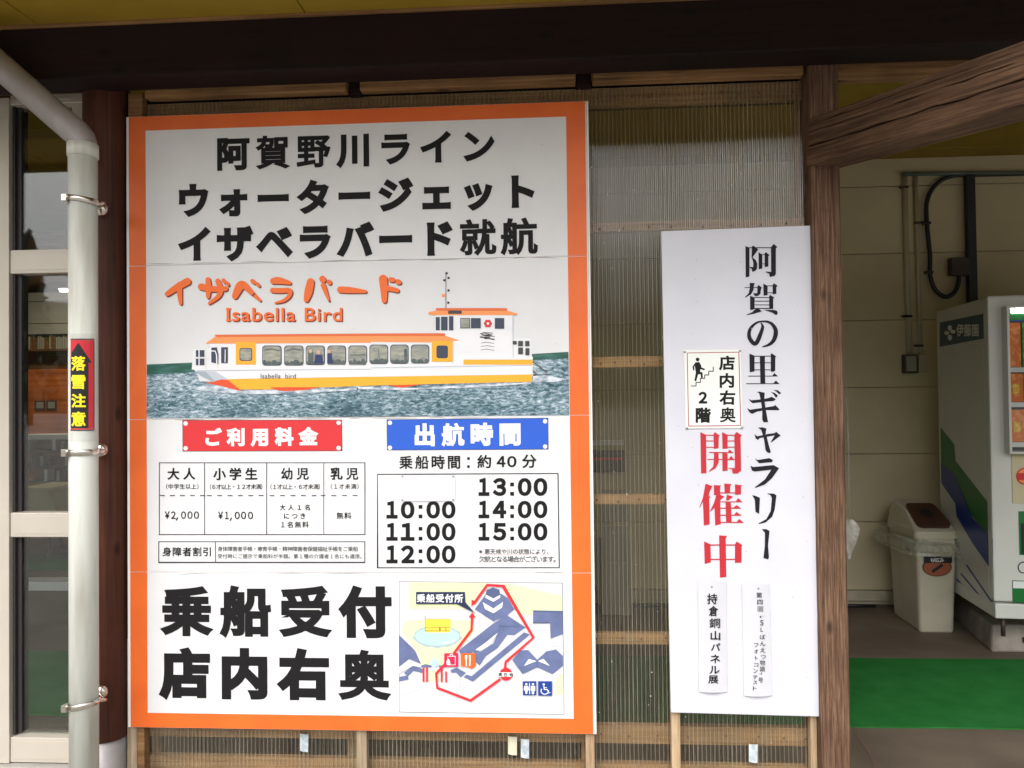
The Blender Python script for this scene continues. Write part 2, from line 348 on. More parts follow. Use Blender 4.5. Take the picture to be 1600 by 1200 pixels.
def stroke(pts, w=None, caps=False):
    """polygon round a polyline; points (x, y[, width])"""
    L_, R_ = [], []
    for i, p in enumerate(pts):
        a = pts[max(i - 1, 0)]; b = pts[min(i + 1, len(pts) - 1)]
        dx, dy = b[0] - a[0], b[1] - a[1]; l = math.hypot(dx, dy) or 1; ww = (p[2] if len(p) > 2 else w) / 2
        k = 1
        if w and 0 < i < len(pts) - 1:
            ax, ay = p[0] - a[0], p[1] - a[1]; la = math.hypot(ax, ay) or 1; cs = (ax * dx + ay * dy) / la / l; k = 1 / max(.5, cs)
        nx, ny = -dy / l * ww * k, dx / l * ww * k
        L_.append((p[0] + nx, p[1] + ny)); R_.append((p[0] - nx, p[1] - ny))
    if caps:
        def arc(c, p0, ww):
            a0 = math.atan2(p0[1] - c[1], p0[0] - c[0]); return [(c[0] + ww * math.cos(a0 - math.pi * t / 6), c[1] + ww * math.sin(a0 - math.pi * t / 6)) for t in range(1, 6)]
        e = pts[-1]; s_ = pts[0]
        return L_ + arc(e, L_[-1], (e[2] if len(e) > 2 else w) / 2) + R_[::-1] + arc(s_, R_[0], (s_[2] if len(s_) > 2 else w) / 2)
    return L_ + R_[::-1]
def subdiv_path(pts, n=5):
    v = smoothpath([Vector((p[0], p[1], p[2] if len(p) > 2 else 0)) for p in pts], n); return [(a.x, a.y, a.z) for a in v]
def strokequads(pts):
    po = stroke(pts); n = len(pts); return [[po[i], po[i + 1], po[2 * n - 2 - i], po[2 * n - 1 - i]] for i in range(n - 1)]
_g = {}
def glyph(ch, wgt):
    k = (ch, wgt)
    if k not in _g:
        c = bpy.data.curves.new('g', 'FONT'); c.body = ch; c.bevel_depth = wgt; c.bevel_resolution = 0; c.resolution_u = 4
        o = bpy.data.objects.new('g', c); COL.objects.link(o)
        dg = bpy.context.evaluated_depsgraph_get(); me = bpy.data.meshes.new_from_object(o.evaluated_get(dg))
        _g[k] = ([tuple(v.co) for v in me.vertices], [tuple(p.vertices) for p in me.polygons])
        bpy.data.objects.remove(o); bpy.data.curves.remove(c); bpy.data.meshes.remove(me)
    return _g[k]
def slice_x(g, n=14):
    b = bmesh.new(); vs = [b.verts.new(v) for v in g[0]]
    for f in g[1]:
        try: b.faces.new([vs[i] for i in f])
        except ValueError: pass
    x0 = min(v[0] for v in g[0]); x1 = max(v[0] for v in g[0])
    for k in range(1, n): bmesh.ops.bisect_plane(b, geom=b.verts[:] + b.edges[:] + b.faces[:], plane_co=(x0 + (x1 - x0) * k / n, 0, 0), plane_no=(1, 0, 0))
    b.verts.index_update(); out = ([tuple(v.co) for v in b.verts], [tuple(v.index for v in f.verts) for f in b.faces]); b.free(); return out
LIGHTER = set('賀野就航船奥乗受障割額摩稚精神健福種護態候幼無満児藤園銅')
def text(chars, bb, m, wgt, mp, lift, parent, name='lettering', asp=None, adv=None, thin=.75, direct=False, vert=False, boxes=None, thick=.0004):
    """bb = left, right, top, bottom in photo pixels (top and bottom read at the middle of the line)"""
    V = []; Fc = []
    G = [glyph(c, round(wgt * (thin if c in LIGHTER else 1), 4)) if c != ' ' else ([], []) for c in chars]
    if boxes:
        if isinstance(mp, Cyl): G = [slice_x(g) for g in G]
        for (vv, ff), bx in zip(G, boxes):
            xs = [a[0] for a in vv]; ys = [a[1] for a in vv]; o = len(V)
            for x, y, z in vv: V.append((bx[0] + (x - min(xs)) / (max(xs) - min(xs)) * (bx[1] - bx[0]), bx[3] + (y - min(ys)) / (max(ys) - min(ys)) * (bx[2] - bx[3]), z))
            Fc += [tuple(i + o for i in f) for f in ff]
        wv = [mp(x, y, lift + (thick * (.5 + .5 * z / max(wgt, 1e-4)) if wgt else 0)) for x, y, z in V]
        return link(name, wv, Fc, m, parent)
    if adv is None:
        A = [(v[0] + i, v[1]) for i, (vv, _) in enumerate(G) for v in vv]
        w0 = max(a[0] for a in A) - min(a[0] for a in A); h = max(a[1] for a in A) - min(a[1] for a in A)
        W = bb[1] - bb[0]; H = bb[3] - bb[2]; a = 1 + (W * h / (H * (asp or 1)) - w0) / max(1, len(chars) - 1); adv = max(.55, a)
        if not asp and len(chars) == 1: adv = 1
    for i, (vv, ff) in enumerate(G):
        o = len(V); V += [(x + (i * adv if not vert else 0), y - (i * adv if vert else 0), z) for x, y, z in vv]; Fc += [tuple(j + o for j in f) for f in ff]
    x0 = min(v[0] for v in V); x1 = max(v[0] for v in V); y0 = min(v[1] for v in V); y1 = max(v[1] for v in V)
    if direct:
        f = lambda a, b, l: mp(bb[0] + a * (bb[1] - bb[0]), bb[3] + b * (bb[2] - bb[3]), l)
    else:
        ym = (bb[2] + bb[3]) / 2; xm = (bb[0] + bb[1]) / 2
        A = mp(bb[0], ym).x; B = mp(bb[1], ym).x; C = mp(xm, bb[3]).z; D = mp(xm, bb[2]).z; Y = mp(xm, ym).y
        f = lambda a, b, l: Vector((A + a * (B - A), Y - l, C + b * (D - C)))
    wv = [f((x - x0) / (x1 - x0), (y - y0) / (y1 - y0), lift + (thick * (.5 + .5 * z / max(wgt, 1e-4)) if wgt else 0)) for x, y, z in V]
    return link(name, wv, Fc, m, parent)
def frame_line(bb, w_, m, mp, lift, parent, name='ruled_line'):
    x0, y0, x1, y1 = bb[0], bb[1], bb[2], bb[3]
    return prints(name, [rect(x0, y0, x1, y0 + w_), rect(x0, y1 - w_, x1, y1), rect(x0, y0 + w_, x0 + w_, y1 - w_), rect(x1 - w_, y0 + w_, x1, y1 - w_)], m, mp, lift, parent)
def shift(i, dx, dy): return [(a + dx, b + dy) for a, b in i]

# ================================================================== the setting
XL, XR = -9.0, 9.0
# ground outside and floor inside
o = box('ground', -500, 500, -500, 500, -.3, -.004, 'ground', bev=0); o['kind'] = 'structure'
o = box('floor', XL, XR, .0, 9.5, -.2, .0, 'concrete', bev=0); o['kind'] = 'structure'
crack = thing('floor_crack', (0, 0, 0), 'x', 'x'); COL.objects.unlink(crack); bpy.data.objects.remove(crack)
BEAM_Y0, BEAM_Y1 = -.15, -.03
bz0 = P(400, 135, BEAM_Y1).z; bz1 = P(200, 36, BEAM_Y0).z
SOF = bz1 + .004; EAVE = -1.02; CE = 3.17
# soffit boards outside (yellow), recessed joints
sof = bpy.data.objects.new('soffit', None); COL.objects.link(sof); sof['kind'] = 'structure'; sof.location = (0, -.6, SOF)
x = XL
while x < XR:
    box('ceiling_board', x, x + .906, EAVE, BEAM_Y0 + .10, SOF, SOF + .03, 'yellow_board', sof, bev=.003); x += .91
o = box('roof', XL, XR, EAVE - .05, 9.6, CE + .05, CE + .25, 'dark_beam', bev=.01); o['kind'] = 'structure'
fas = box('fascia', XL, XR, EAVE - .06, EAVE - .002, SOF - .03, CE + .049, 'dark_beam', bev=.004); fas['kind'] = 'structure'
# corridor ceiling boards
ce = bpy.data.objects.new('ceiling', None); COL.objects.link(ce); ce['kind'] = 'structure'; ce.location = (0, 3, CE)
for i in range(10):
    for j in range(5):
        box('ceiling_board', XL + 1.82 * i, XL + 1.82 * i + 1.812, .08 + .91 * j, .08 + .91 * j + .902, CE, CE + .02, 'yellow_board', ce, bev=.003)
# wall above the beam, closing the step between soffit and corridor ceiling
o = box('upper_wall', XL, XR, .0, .06, SOF + .0, CE - .002, 'yellow_board', bev=0); o['kind'] = 'structure'
beam = box('eave_beam', XL, XR, BEAM_Y0, BEAM_Y1, bz0, bz1, 'dark_beam', bev=.006)
tag(beam, 'long dark brown beam under the yellow soffit, spanning the whole top of the screen wall', 'beam')
trim = box('soffit_trim', XL, XR, BEAM_Y0 - .012, BEAM_Y0 - .001, bz1 - .006, bz1 + .003, 'header_wood', bev=0)
tag(trim, 'thin pale trim strip where the yellow soffit meets the dark beam', 'trim')

# ------------------------------------------------------------------ back wall (cream siding) of the corridor
WY = 3.0; WX = P(912, 700, WY).x
bw = bpy.data.objects.new('wall', None); COL.objects.link(bw); bw['kind'] = 'structure'; bw.location = (WX, WY, 0)
rows = [268, 291, 396, 500, 605, 709, 815, 922]
zs = [P(1400, v, WY).z for v in rows]; zs[0] = CE
for a, b in zip(zs[:-1], zs[1:]):
    xs = [WX, WX + 1.82, WX + 3.64, XR]
    for xa, xb in zip(xs[:-1], xs[1:]):
        box('siding_panel', xa, xb - .004, WY, WY + .016, b + .003, a - .003, 'siding', bw, bev=.003)
box('wall_core', WX, XR, WY + .017, WY + .16, 0, CE, 'siding_base', bw, bev=0)
box('base_board', WX, XR, WY - .012, WY + .015, .03, zs[-1] - .004, 'siding_base', bw, bev=.003)
tube('floor_hose', smoothpath([(WX, WY - .1, .02), (WX + .6, WY - .12, .018), (WX + 1.1, WY - .08, .02), (WX + 2, WY - .1, .02)], 5), .012, 'black_plastic')
tag(bpy.data.objects['floor_hose'], 'thin black hose lying along the foot of the cream wall', 'hose')
# far closing walls of the building
for nm, a in (('far_wall', (XL, XR, 9.4, 9.6, 0, CE + .049)), ('left_wall', (XL - .2, XL, .0, 9.6, 0, CE + .049))):
    o = box(nm, *a, 'shop_dark', bev=0); o['kind'] = 'structure'

# ------------------------------------------------------------------ carpet
cy0 = PZ(1450, 1136, .006).y; cy1 = PZ(1450, 1029, .006).y
V = []; Fc = []; N = 60
for i in range(N + 1):
    x = XL + .5 + (XR - XL - 1) * i / N
    for j, yy in enumerate((cy0, cy1)):
        V.append((x, yy + .012 * noise.noise(Vector((x * 1.3, j * 5, 0))), .0)); V.append((x, yy + .012 * noise.noise(Vector((x * 1.3, j * 5, 0))), .007))
for i in range(N):
    a = 4 * i; b = a + 4
    Fc += [(a + 1, b + 1, b + 3, a + 3), (a, b, b + 1, a + 1), (a + 3, b + 3, b + 2, a + 2)]
cp = link('carpet_runner', V, Fc, 'carpet'); tag(cp, 'long green carpet runner laid along the concrete passage floor', 'carpet')
o = box('added_wall_right', 6.5, XR, .062, .14, 0, CE + .0, 'aluminium', bev=0); o['kind'] = 'structure'  # unseen wall added to cut the daylight reaching the passage
o = box('added_end_wall', XR, XR + .2, 0, 9.6, 0, CE + .049, 'siding_base', bev=0); o['kind'] = 'structure'  # unseen closure added at the right end to darken the passage
# crack in the floor in front of the carpet
cr_pts = [PZ(1335, 1136, .002), PZ(1348, 1158, .002), PZ(1360, 1178, .002), PZ(1372, 1200, .002), PZ(1388, 1230, .002)]
V = []; Fc = []
for i, p in enumerate(cr_pts):
    ww = .007 + .008 * (i % 2); V += [p + Vector((-ww, 0, 0)), p + Vector((ww, 0, 0))]
for i in range(len(cr_pts) - 1): Fc.append((2 * i, 2 * i + 1, 2 * i + 3, 2 * i + 2)[::-1])
o = link('floor_crack', V, Fc, 'shop_dark'); o['kind'] = 'structure'

# ================================================================== screen wall
screen = thing('screen_wall', (-.25, .08, 0), 'timber framed screen of smoked corrugated plastic behind both sign boards', 'screen wall')
SY = .052                     # corrugated sheet
BYF = .060                    # face of the battens behind it
xs0 = P(236, 1170, SY).x; xs1 = P(1257, 300, SY).x
zt = P(1090, 133, SY).z
def corr(name, x0, x1, z0, z1, Y, pitch=.0143, amp=.0034, seg=12):
    n = int((x1 - x0) / pitch * seg); V = []; Fc = []
    for i in range(n + 1):
        x = x0 + (x1 - x0) * i / n; a = amp * (1 + .25 * noise.noise(Vector((x * 9, 0, 0)))); y = Y + a * math.sin(2 * math.pi * x / pitch + .8 * noise.noise(Vector((x * 3, 2, 0))))
        for j in range(7):
            z = z0 + (z1 - z0) * j / 6; V.append((x, y + .0016 * noise.noise(Vector((x * 2.2, z * 1.7, 5))), z))
    for i in range(n):
        for j in range(6): a = i * 7 + j; Fc.append((a, a + 7, a + 8, a + 1))
    return link(name, V, Fc, 'corrugated', screen, smooth=True)
corr('corrugated_sheet', xs0, xs1, .05, zt, SY)
def rail(v0, v1, ur=1100, name='rail', x0=None, x1=None, Y=BYF, m='rail_wood', d=.03):
    return box(name, x0 if x0 is not None else xs0 - .03, x1 if x1 is not None else xs1, Y, Y + d, P(ur, v1, Y).z, P(ur, v0, Y).z, m, screen, bev=.002)
rail(132, 160, name='top_rail')
for a, b in ((347, 361), (557, 574), (773, 788), (990, 1007), (1134, 1162)): rail(a, b, ur=980)
rail(1184, 1212, ur=420)
# stiles
def stile(u0, u1, vv, ztop, zbot=0, Y=.058, d=.036, m='stile_wood', name='stile'):
    return box(name, P(u0, vv, Y).x, P(u1, vv, Y).x, Y, Y + d, zbot, ztop, m, screen, bev=.002)
stile(1245, 1259, 300, zt, Y=.091, d=.03); stile(895, 915, 150, zt, Y=.091, d=.03)
stile(236, 250, 1170, zt, Y=.091, d=.03, m='grey_wood'); stile(543, 556, 1170, P(550, 1100).z, Y=.091, d=.03, m='grey_wood')
stile(200, 222, 165, zt + .03, Y=.018, d=.035, m='header_wood')
# header boards with dark stubs between
for u0, u1 in ((226, 540), (562, 899), (926, 1256)):
    um = (u0 + u1) / 2; sl_ = -.036 * (um - 1090)
    zh = P(1090, 103, .0).z
    box('header_board', P(u0, 120, .0).x, P(u1, 120, .0).x, .0, .04, P(1090, 122, .0).z, zh + .02, 'header_wood', screen, bev=.003)
for u0, u1 in ((541, 561), (900, 925)):
    box('stub_post', P(u0, 120, .002).x + .001, P(u1, 120, .002).x - .001, .030, .058, P(1090, 124, .002).z, SOF + .0, 'dark_beam', screen, bev=.003)
box('gap_shade', xs0 - .03, xs1, .092, .10, zt - .06, P(1090, 118, .0).z + .03, 'dark_beam', screen, bev=0)  # dark strip put in for the shade in the gap under the header
box('sill_beam', xs0 - .06, xs1 + .02, .03, .13, -.0, .05, 'grey_wood', screen, bev=.003)
# nail heads on the rails, driven through the sheet
V = []; Fc = []
def nail(p, r=.0035):
    o = len(V)
    for k in range(8): V.append((p[0] + r * math.cos(k * math.pi / 4), p[1], p[2] + r * math.sin(k * math.pi / 4)))
    V.append((p[0], p[1] - .0018, p[2]))
    for k in range(8): Fc.append((o + k, o + (k + 1) % 8, o + 8))
for v, st in ((148, .062), (354, .09), (565, .05), (780, .07), (998, .09), (1150, .1)):
    x = P(935, v, SY - .004).x
    while x < xs1 - .02:
        nail((x + random.uniform(-.01, .01), SY - .0045, P(1090, v, SY).z + random.uniform(-.006, .006))); x += st * random.uniform(.8, 1.2)
nl = link('nail_heads', V, Fc, 'box_grey', screen); nl['kind'] = 'stuff'
# specks and dirt on the sheet
V = []; Fc = []
for i in range(110):
    x = random.uniform(P(925, 500).x, xs1 - .03); z = random.uniform(.3, 2.3); nail((x, SY - .0045, z), random.choice((.001, .0012, .0015, .002)))
sp = link('paint_specks', V, Fc, 'edge_white', screen); sp['kind'] = 'stuff'

# ------------------------------------------------------------------ right post, weathered square timber with a drying crack
def cracked_prism(name, path, w_, h_, cracks, m, parent=None, jit=.0015):
    """path: list of (origin, right, up) frames; section w_ x h_, with V cracks in the face at -up side"""
    sec = [(-.5, .5)]; cr = []
    prof = [(-w_ / 2, -h_ / 2 + .006), (-w_ / 2 + .006, -h_ / 2)]
    for c, cw, cdp in cracks: prof += [(c - cw / 2, -h_ / 2), (c, -h_ / 2 + cdp), (c + cw / 2, -h_ / 2)]
    prof += [(w_ / 2 - .006, -h_ / 2), (w_ / 2, -h_ / 2 + .006), (w_ / 2, h_ / 2), (-w_ / 2, h_ / 2)]
    V = []; Fc = []; n = len(prof)
    for i, (o_, r_, u_) in enumerate(path):
        for j, (a, b) in enumerate(prof):
            k = 0
            if 2 <= j < n - 4: k = .0055 * noise.noise(Vector((i * .55, (j // 3) * 7, 1)))
            V.append(Vector(o_) + Vector(r_) * (a + k + jit * noise.noise(Vector((i * .9, j * 3, 2)))) + Vector(u_) * (b + jit * noise.noise(Vector((i * .8, j * 4, 9)))))
    for i in range(len(path) - 1):
        for j in range(n): Fc.append((i * n + j, i * n + (j + 1) % n, (i + 1) * n + (j + 1) % n, (i + 1) * n + j))
    Fc.append(tuple(range(n))[::-1]); Fc.append(tuple(range((len(path) - 1) * n, len(path) * n)))
    return link(name, V, Fc, m, parent)
PY = -.028
pxl = P(1284, 1150, PY).x; pxr = P(1329.5, 1150, PY).x; pw = pxr - pxl; pcx = (pxl + pxr) / 2
po = cracked_prism('timber_post', [((pcx, PY + .055, z), (1, 0, 0), (0, 1, 0)) for z in [i * .06 for i in range(0, 46)] + [bz0 + .1]], pw, .11, [(pw * .12, .004, .02), (-pw * .3, .002, .01)], 'post_wood')
tag(po, 'weathered square brown timber post with a long drying crack, right of the gallery board', 'post')
# timber beam running from the post towards the eave edge
a0 = P(1262, 186, -.03); a1 = P(1264, 258, -.03); e0 = P(1600, 62, -.75); e1 = P(1600, 166, -.75)
o0 = (a0 + a1) / 2; o1 = (e0 + e1) / 2; hh = (a0 - a1).length * 1.0
d_ = (o1 - o0).normalized(); side = Vector((-d_.y, d_.x, 0)).normalized(); up_ = side.cross(d_)
if up_.z < 0: up_ = -up_
if side.x > 0: side = -side
o0 = o0 - side * .06 ; o1 = o1 - side * .06
fr = []
for i in range(25):
    t = i / 24; p = o0 + d_ * (-.004 + t * ((o1 - o0).length + .45)); fr.append(((0, (p - o0).dot(d_), 0), (0, 0, 1), (1, 0, 0)))
bm_ = cracked_prism('brace_beam', fr, hh, .12, [(-.015, .005, .03), (.03, .0025, .012), (.055, .002, .01)], 'beam_wood')
bm_.matrix_world = Matrix(((-side.x, d_.x, up_.x, o0.x), (-side.y, d_.y, up_.y, o0.y), (-side.z, d_.z, up_.z, o0.z), (0, 0, 0, 1)))
tag(bm_, 'thick cracked timber beam running out from the right post towards the eave', 'beam')

# header right of the post
hd = thing('passage_header', (1.6, .04, 2.6), 'brown timber header above the open passage right of the post', 'header')
box('header_board', pxr + .003, XR, .02, .06, P(1400, 122, .02).z, SOF - .002, 'header_wood', hd, bev=.003)

# ------------------------------------------------------------------ left round post
RPY = .02; lx1 = P(198, 700, RPY).x; lx0 = P(134, 150, RPY).x; rr = (lx1 - lx0) / 2; lcx = lx1 - rr
rp = thing('round_post', (lcx, RPY, 0), 'round red-brown stained post on a galvanised base, left of the ferry board', 'post')
zb = P(175, 1164, RPY - rr).z
tube('shaft', [(lcx, RPY, zb), (lcx, RPY, zb + .004), (lcx, RPY, 1.5), (lcx, RPY, bz0 + .02), (lcx, RPY, SOF)], [rr - .004, rr, rr, rr, rr], 'red_post', rp, n=40)
tube('metal_base', [(lcx, RPY, 0), (lcx, RPY, zb - .001)], rr - .006, 'pipe_elbow', rp, n=32)

# ------------------------------------------------------------------ drainpipe
DY = -.215; dpr = (P(151, 700, DY).x - P(110, 700, DY).x) / 2; dcx = (P(151, 700, DY).x + P(110, 700, DY).x) / 2
dp = thing('drainpipe', (dcx, DY, 0), 'grey round drainpipe with a diagonal upper run, in front of the red-brown post', 'drainpipe')
zel = P(130, 236, DY).z
tube('pipe', [(dcx, DY, .02), (dcx, DY, zel - .02)], dpr - .001, 'pipe', dp, n=32)
tube('socket', [(dcx, DY, P(130, 246, DY).z), (dcx, DY, P(130, 226, DY).z)], [dpr + .0025, dpr + .0025], 'pipe', dp, n=32)
pth = [Vector((dcx, DY, zel - .01)), Vector((dcx, DY, zel + .018)), P(120, 208, DY), P(92, 184, DY), P(40, 138, DY), P(0, 103, DY - .01), P(-130, -12, DY - .03)]
tube('diagonal_pipe', [pth[0], pth[1], (pth[1] + pth[2]) / 2 + Vector((.003, 0, .004)), pth[2]] + pth[3:], dpr, 'pipe_elbow', dp, n=32)
for i, (v, hv, tilt) in enumerate(((314, 327, 1), (706, 703, 0), (1098, 1081, -1))):
    z = P(130, v, DY).z; cl = None
    V = []; Fc = []; n = 40; rb = dpr + .0025
    for k in range(n):
        q = 2 * math.pi * k / n
        tz = .006 * math.cos(q) * (-tilt)
        for (dr, dz) in ((0, -.009), (.002, -.007), (.002, .007), (0, .009)):
            V.append((dcx + (rb + dr) * math.cos(q), DY + (rb + dr) * math.sin(q), z + dz + tz))
    for k in range(n):
        for j in range(3): a = 4 * k + j; b = 4 * ((k + 1) % n) + j; Fc.append((a, b, b + 1, a + 1))
    cl = link('clamp', V, Fc, 'steel', dp, smooth=True)
    BY = -.072; hz = P(157, hv, BY).z; hx = P(158, hv, BY).x
    tube('bracket_arm', [(dcx + dpr * .9, DY + .01, z - tilt * .005), (dcx + dpr * .9, DY + .05, (z + hz) / 2), (hx, BY - .02, hz), (hx, RPY - rr * .5, hz)], .0065, 'steel', cl, n=10)
    sphere('ball_head', (hx, BY, hz), .023, 'steel', cl, (1, .8, 1.05))
    box('clamp_lug', P(113, v, DY).x - .003, P(119, v, DY).x, DY - dpr - .009, DY - dpr + .012, z - .011, z + .011, 'steel', cl, bev=.001)
# warning sticker round the pipe
st = thing('warning_sticker', (dcx, DY - dpr, P(130, 600, DY).z), 'red and black falling-snow warning sticker taped round the drainpipe', 'sticker')
CY = Cyl(dcx, DY, dpr + .0002)
def cyl_patch(name, u0, u1, v0, v1, m, lift, n=14):
    V = []; Fc = []
    for i in range(n + 1):
        for j in range(2): V.append(CY(u0 + (u1 - u0) * i / n, v0 + (v1 - v0) * j, lift))
    for i in range(n): Fc.append((2 * i, 2 * i + 1, 2 * i + 3, 2 * i + 2))
    return link(name, V, Fc, m, st, smooth=True)
cyl_patch('red_ground', 110.4, 147.5, 529, 673, 'sticker_black', .0004)
cyl_patch('red_ground', 110.6, 146, 531, 671.5, 'sticker_red', .0008)
q5 = lambda X, Y: (X / 4.8, 400 + Y / 4.8)
def cstrip(name, pts_top, pts_bot, m, lift):
    V = []; Fc = []
    for a, b in zip(pts_top, pts_bot): V += [CY(a[0], a[1], lift), CY(b[0], b[1], lift)]
    for i in range(len(pts_top) - 1): Fc.append((2 * i, 2 * i + 1, 2 * i + 3, 2 * i + 2))
    return link(name, V, Fc, m, st)
xsA = [112 + 31 * i / 16 for i in range(17)]
cstrip('arrow_head', [(x, (535 + abs(x - 122.5) * 1.55)) for x in xsA], [(x, 566.5) for x in xsA], 'sticker_black', .0012)
xsB = [111 + 27 * i / 12 for i in range(13)]
cstrip('arrow_shaft', [(x, 560) for x in xsB], [(x, 669) for x in xsB], 'sticker_black', .0016)
text('落雪注意', None, 'sticker_yellow', .03, CY, .0022, st, boxes=[(112, 134, 556.5, 579.5), (112.2, 133.5, 586, 608), (112, 134, 615, 637), (112, 134, 643, 666)])
cyl_patch('clear_tape', 109.9, 149.5, 521, 533, 'tape', .0032); cyl_patch('clear_tape', 109.9, 149.5, 669, 690, 'tape', .0032)

# ------------------------------------------------------------------ aluminium door at the left
DF = .10
dr = thing('glazed_door', (P(60, 700, DF).x, DF, 0), 'beige aluminium glazed door panel behind the drainpipe', 'door')
xl_ = P(-40, 700, DF).x; xe = P(17, 700, DF).x; xr_ = P(152, 700, DF).x
zr = lambda v: P(65, v, DF).z
box('stile', xl_, xe, DF - .01, DF + .05, zr(1192), zr(152), 'aluminium', dr, bev=.003)
box('jamb', xe + .001, P(33, 700, DF + .02).x, DF + .022, DF + .06, zr(1150), zr(158), 'dark_frame', dr, bev=.002)
box('jamb', xe + .001, P(24, 700, DF + .01).x, DF + .008, DF + .0215, zr(1150), zr(158), 'dark_frame', dr, bev=.002)
box('stile', P(113, 700, DF).x, xr_, DF, DF + .05, zr(1150), zr(150), 'aluminium', dr, bev=.003)
for nm, a, b in (('rail', 390, 427), ('rail', 801, 839), ('bottom_rail', 1152, 1191), ('top_rail', 148, 163)):
    box(nm, xe + .0005, P(112.8, 700, DF).x if nm != 'top_rail' else xr_ - .02, DF - .004, DF + .045, zr(b), zr(a), 'aluminium', dr, bev=.003)
    box('glazing_bead', xe + .012, P(112, 700, DF).x, DF - .0062, DF - .0042, zr(b) + .012, zr(a) - .012, 'aluminium', dr, bev=.001)
for a, b in ((163, 390), (427, 801), (839, 1152)):
    box('pane', P(30, 700, DF + .03).x, P(114, 700, DF).x, DF + .029, DF + .034, zr(b) + .002, zr(a) - .002, 'glass', dr, bev=0)
ds = box('door_sill', XL, xr_ + .05, DF - .03, DF + .07, 0, zr(1193), 'sill_stone', bev=.004); ds['kind'] = 'structure'
# wall left of the door
o = box('wall_left', XL, xl_ - .004, DF - .02, DF + .08, zr(150), CE + .049, 'aluminium', bev=0); o['kind'] = 'structure'
for k in range(5):      # unseen glazed leaves added on the left to let daylight into the passage
    xa = xl_ - .006 - 1.15 * (k + 1); xb = xa + 1.145
    d2 = thing('glazed_door', ((xa + xb) / 2, DF, 0), 'unseen glazed leaf added to let in daylight, number %s to the left of the drainpipe door' % ('one', 'two', 'three', 'four', 'five')[k], 'door', 'glazed leaves added to let in daylight')
    box('stile', xa, xa + .07, DF, DF + .05, zr(1191), zr(151), 'aluminium', d2, bev=.003); box('stile', xb - .07, xb, DF, DF + .05, zr(1191), zr(151), 'aluminium', d2, bev=.003)
    for a, b in ((390, 427), (801, 839), (1152, 1191), (151, 163)): box('rail', xa + .071, xb - .071, DF, DF + .045, zr(b), zr(a), 'aluminium', d2, bev=.003)
    for a, b in ((163, 390), (427, 801), (839, 1152)): box('pane', xa + .071, xb - .071, DF + .029, DF + .034, zr(b) + .001, zr(a) - .001, 'glass', d2, bev=0)
o = box('door_lintel', xl_ - .003, lcx, DF - .0, DF + .08, zr(147), SOF - .004, 'header_wood', bev=.002); o['kind'] = 'structure'
# small cream conduit and panel between door and beam (above the elbow)
o = pbox('wall_conduit', 128, 133, 150, 205, .04, .01, 'conduit', None); tag(o, 'thin grey-green conduit above the drainpipe elbow beside the round post', 'conduit')

# ------------------------------------------------------------------ shop interior seen through the door glass
def sx(u, Y): return P(u, 600, Y).x
box('door_threshold', XL, WX - .1, 3.3, 3.46, 0, .07, 'white_metal', bev=.004)
tag(bpy.data.objects['door_threshold'], 'white metal threshold inside, seen through the bottom pane', 'threshold')
o = box('shop_mat', sx(-60, 4.3), WX - .3, PZ(70, 891).y, PZ(70, 866).y, .0, .008, 'carpet', bev=0); tag(o, 'second green mat inside the shop beyond the white threshold', 'mat')
SW = 6.0
def sz(v, Y=SW): return P(70, v, Y).z
bk = thing('shop_counter', (sx(70, SW), SW, 0), 'orange wooden shop counter wall with shelves, seen through the middle pane', 'counter')
x0_, x1_ = sx(-120, SW), sx(900, SW)
box('roller_panel', x0_, x1_, SW, SW + .05, sz(470), sz(457), 'shop_grey', bk, bev=.004)
box('roller_panel', x0_, x1_, SW + .01, SW + .05, sz(505), sz(471), 'shop_grey', bk, bev=.004)
box('roller_panel', x0_, x1_, SW, SW + .05, sz(522), sz(506), 'shop_grey', bk, bev=.004)
box('back_panel', x0_, x1_, SW + .3, SW + .33, 0, sz(523), 'shop_wood', bk, bev=0)
box('shelf', x0_, x1_, SW + .02, SW + .29, sz(548), sz(545), 'shop_wood', bk, bev=.002)
box('counter_front', x0_, x1_, SW - .05, SW + .1, sz(682), sz(577), 'shop_orange', bk, bev=.005)
box('counter_plinth', x0_, x1_, SW, SW + .1, 0, sz(682) - .003, 'shop_wood', bk, bev=.003)
for k in range(26):
    u = 28 + k * 3.6; hgt = random.uniform(.13, .17)
    b_ = box('book', sx(u, SW), sx(u + 2.6, SW), SW + .06, SW + .2, sz(545) + .001, sz(545) + hgt, random.choice(['shop_wood', 'cloth', 'shop_wood', 'shop_grey']), bev=.002)
    tag(b_, 'book spine in the row on the shop shelf above the orange counter', 'book', 'books on the shop shelf')
for u in (55, 73):
    f_ = box('framed_card', sx(u, SW - .06), sx(u + 15, SW - .06), SW - .07, SW - .055, sz(640), sz(626), 'box_grey', bev=.002)
    tag(f_, 'small dark framed card on the orange counter front, the %s of two' % ('left' if u < 60 else 'right'), 'card', 'framed cards on the counter')
    box('card_face', sx(u + 2, SW - .07), sx(u + 13, SW - .07), SW - .073, SW - .0705, sz(638), sz(628), 'shop_grey', f_, bev=0)
sl2 = thing('ceiling_lamp', (sx(98, 5.2), 5.2, sz(454, 5.2)), 'small lit strip lamp glowing at the top of the middle pane', 'lamp')
box('tube', sx(93, 5.2), sx(140, 5.2), 5.2, 5.24, sz(456, 5.2), sz(453, 5.2), 'lamp', sl2, bev=0)
box('housing', sx(92, 5.2), sx(141, 5.2), 5.19, 5.26, sz(453, 5.2) + .001, sz(451, 5.2), 'white_metal', sl2, bev=.001)
o = box('shop_ceiling', XL, WX - .1, 3.4, 9.3, CE - .3, CE - .28, 'shop_wood', bev=0); o['kind'] = 'structure'
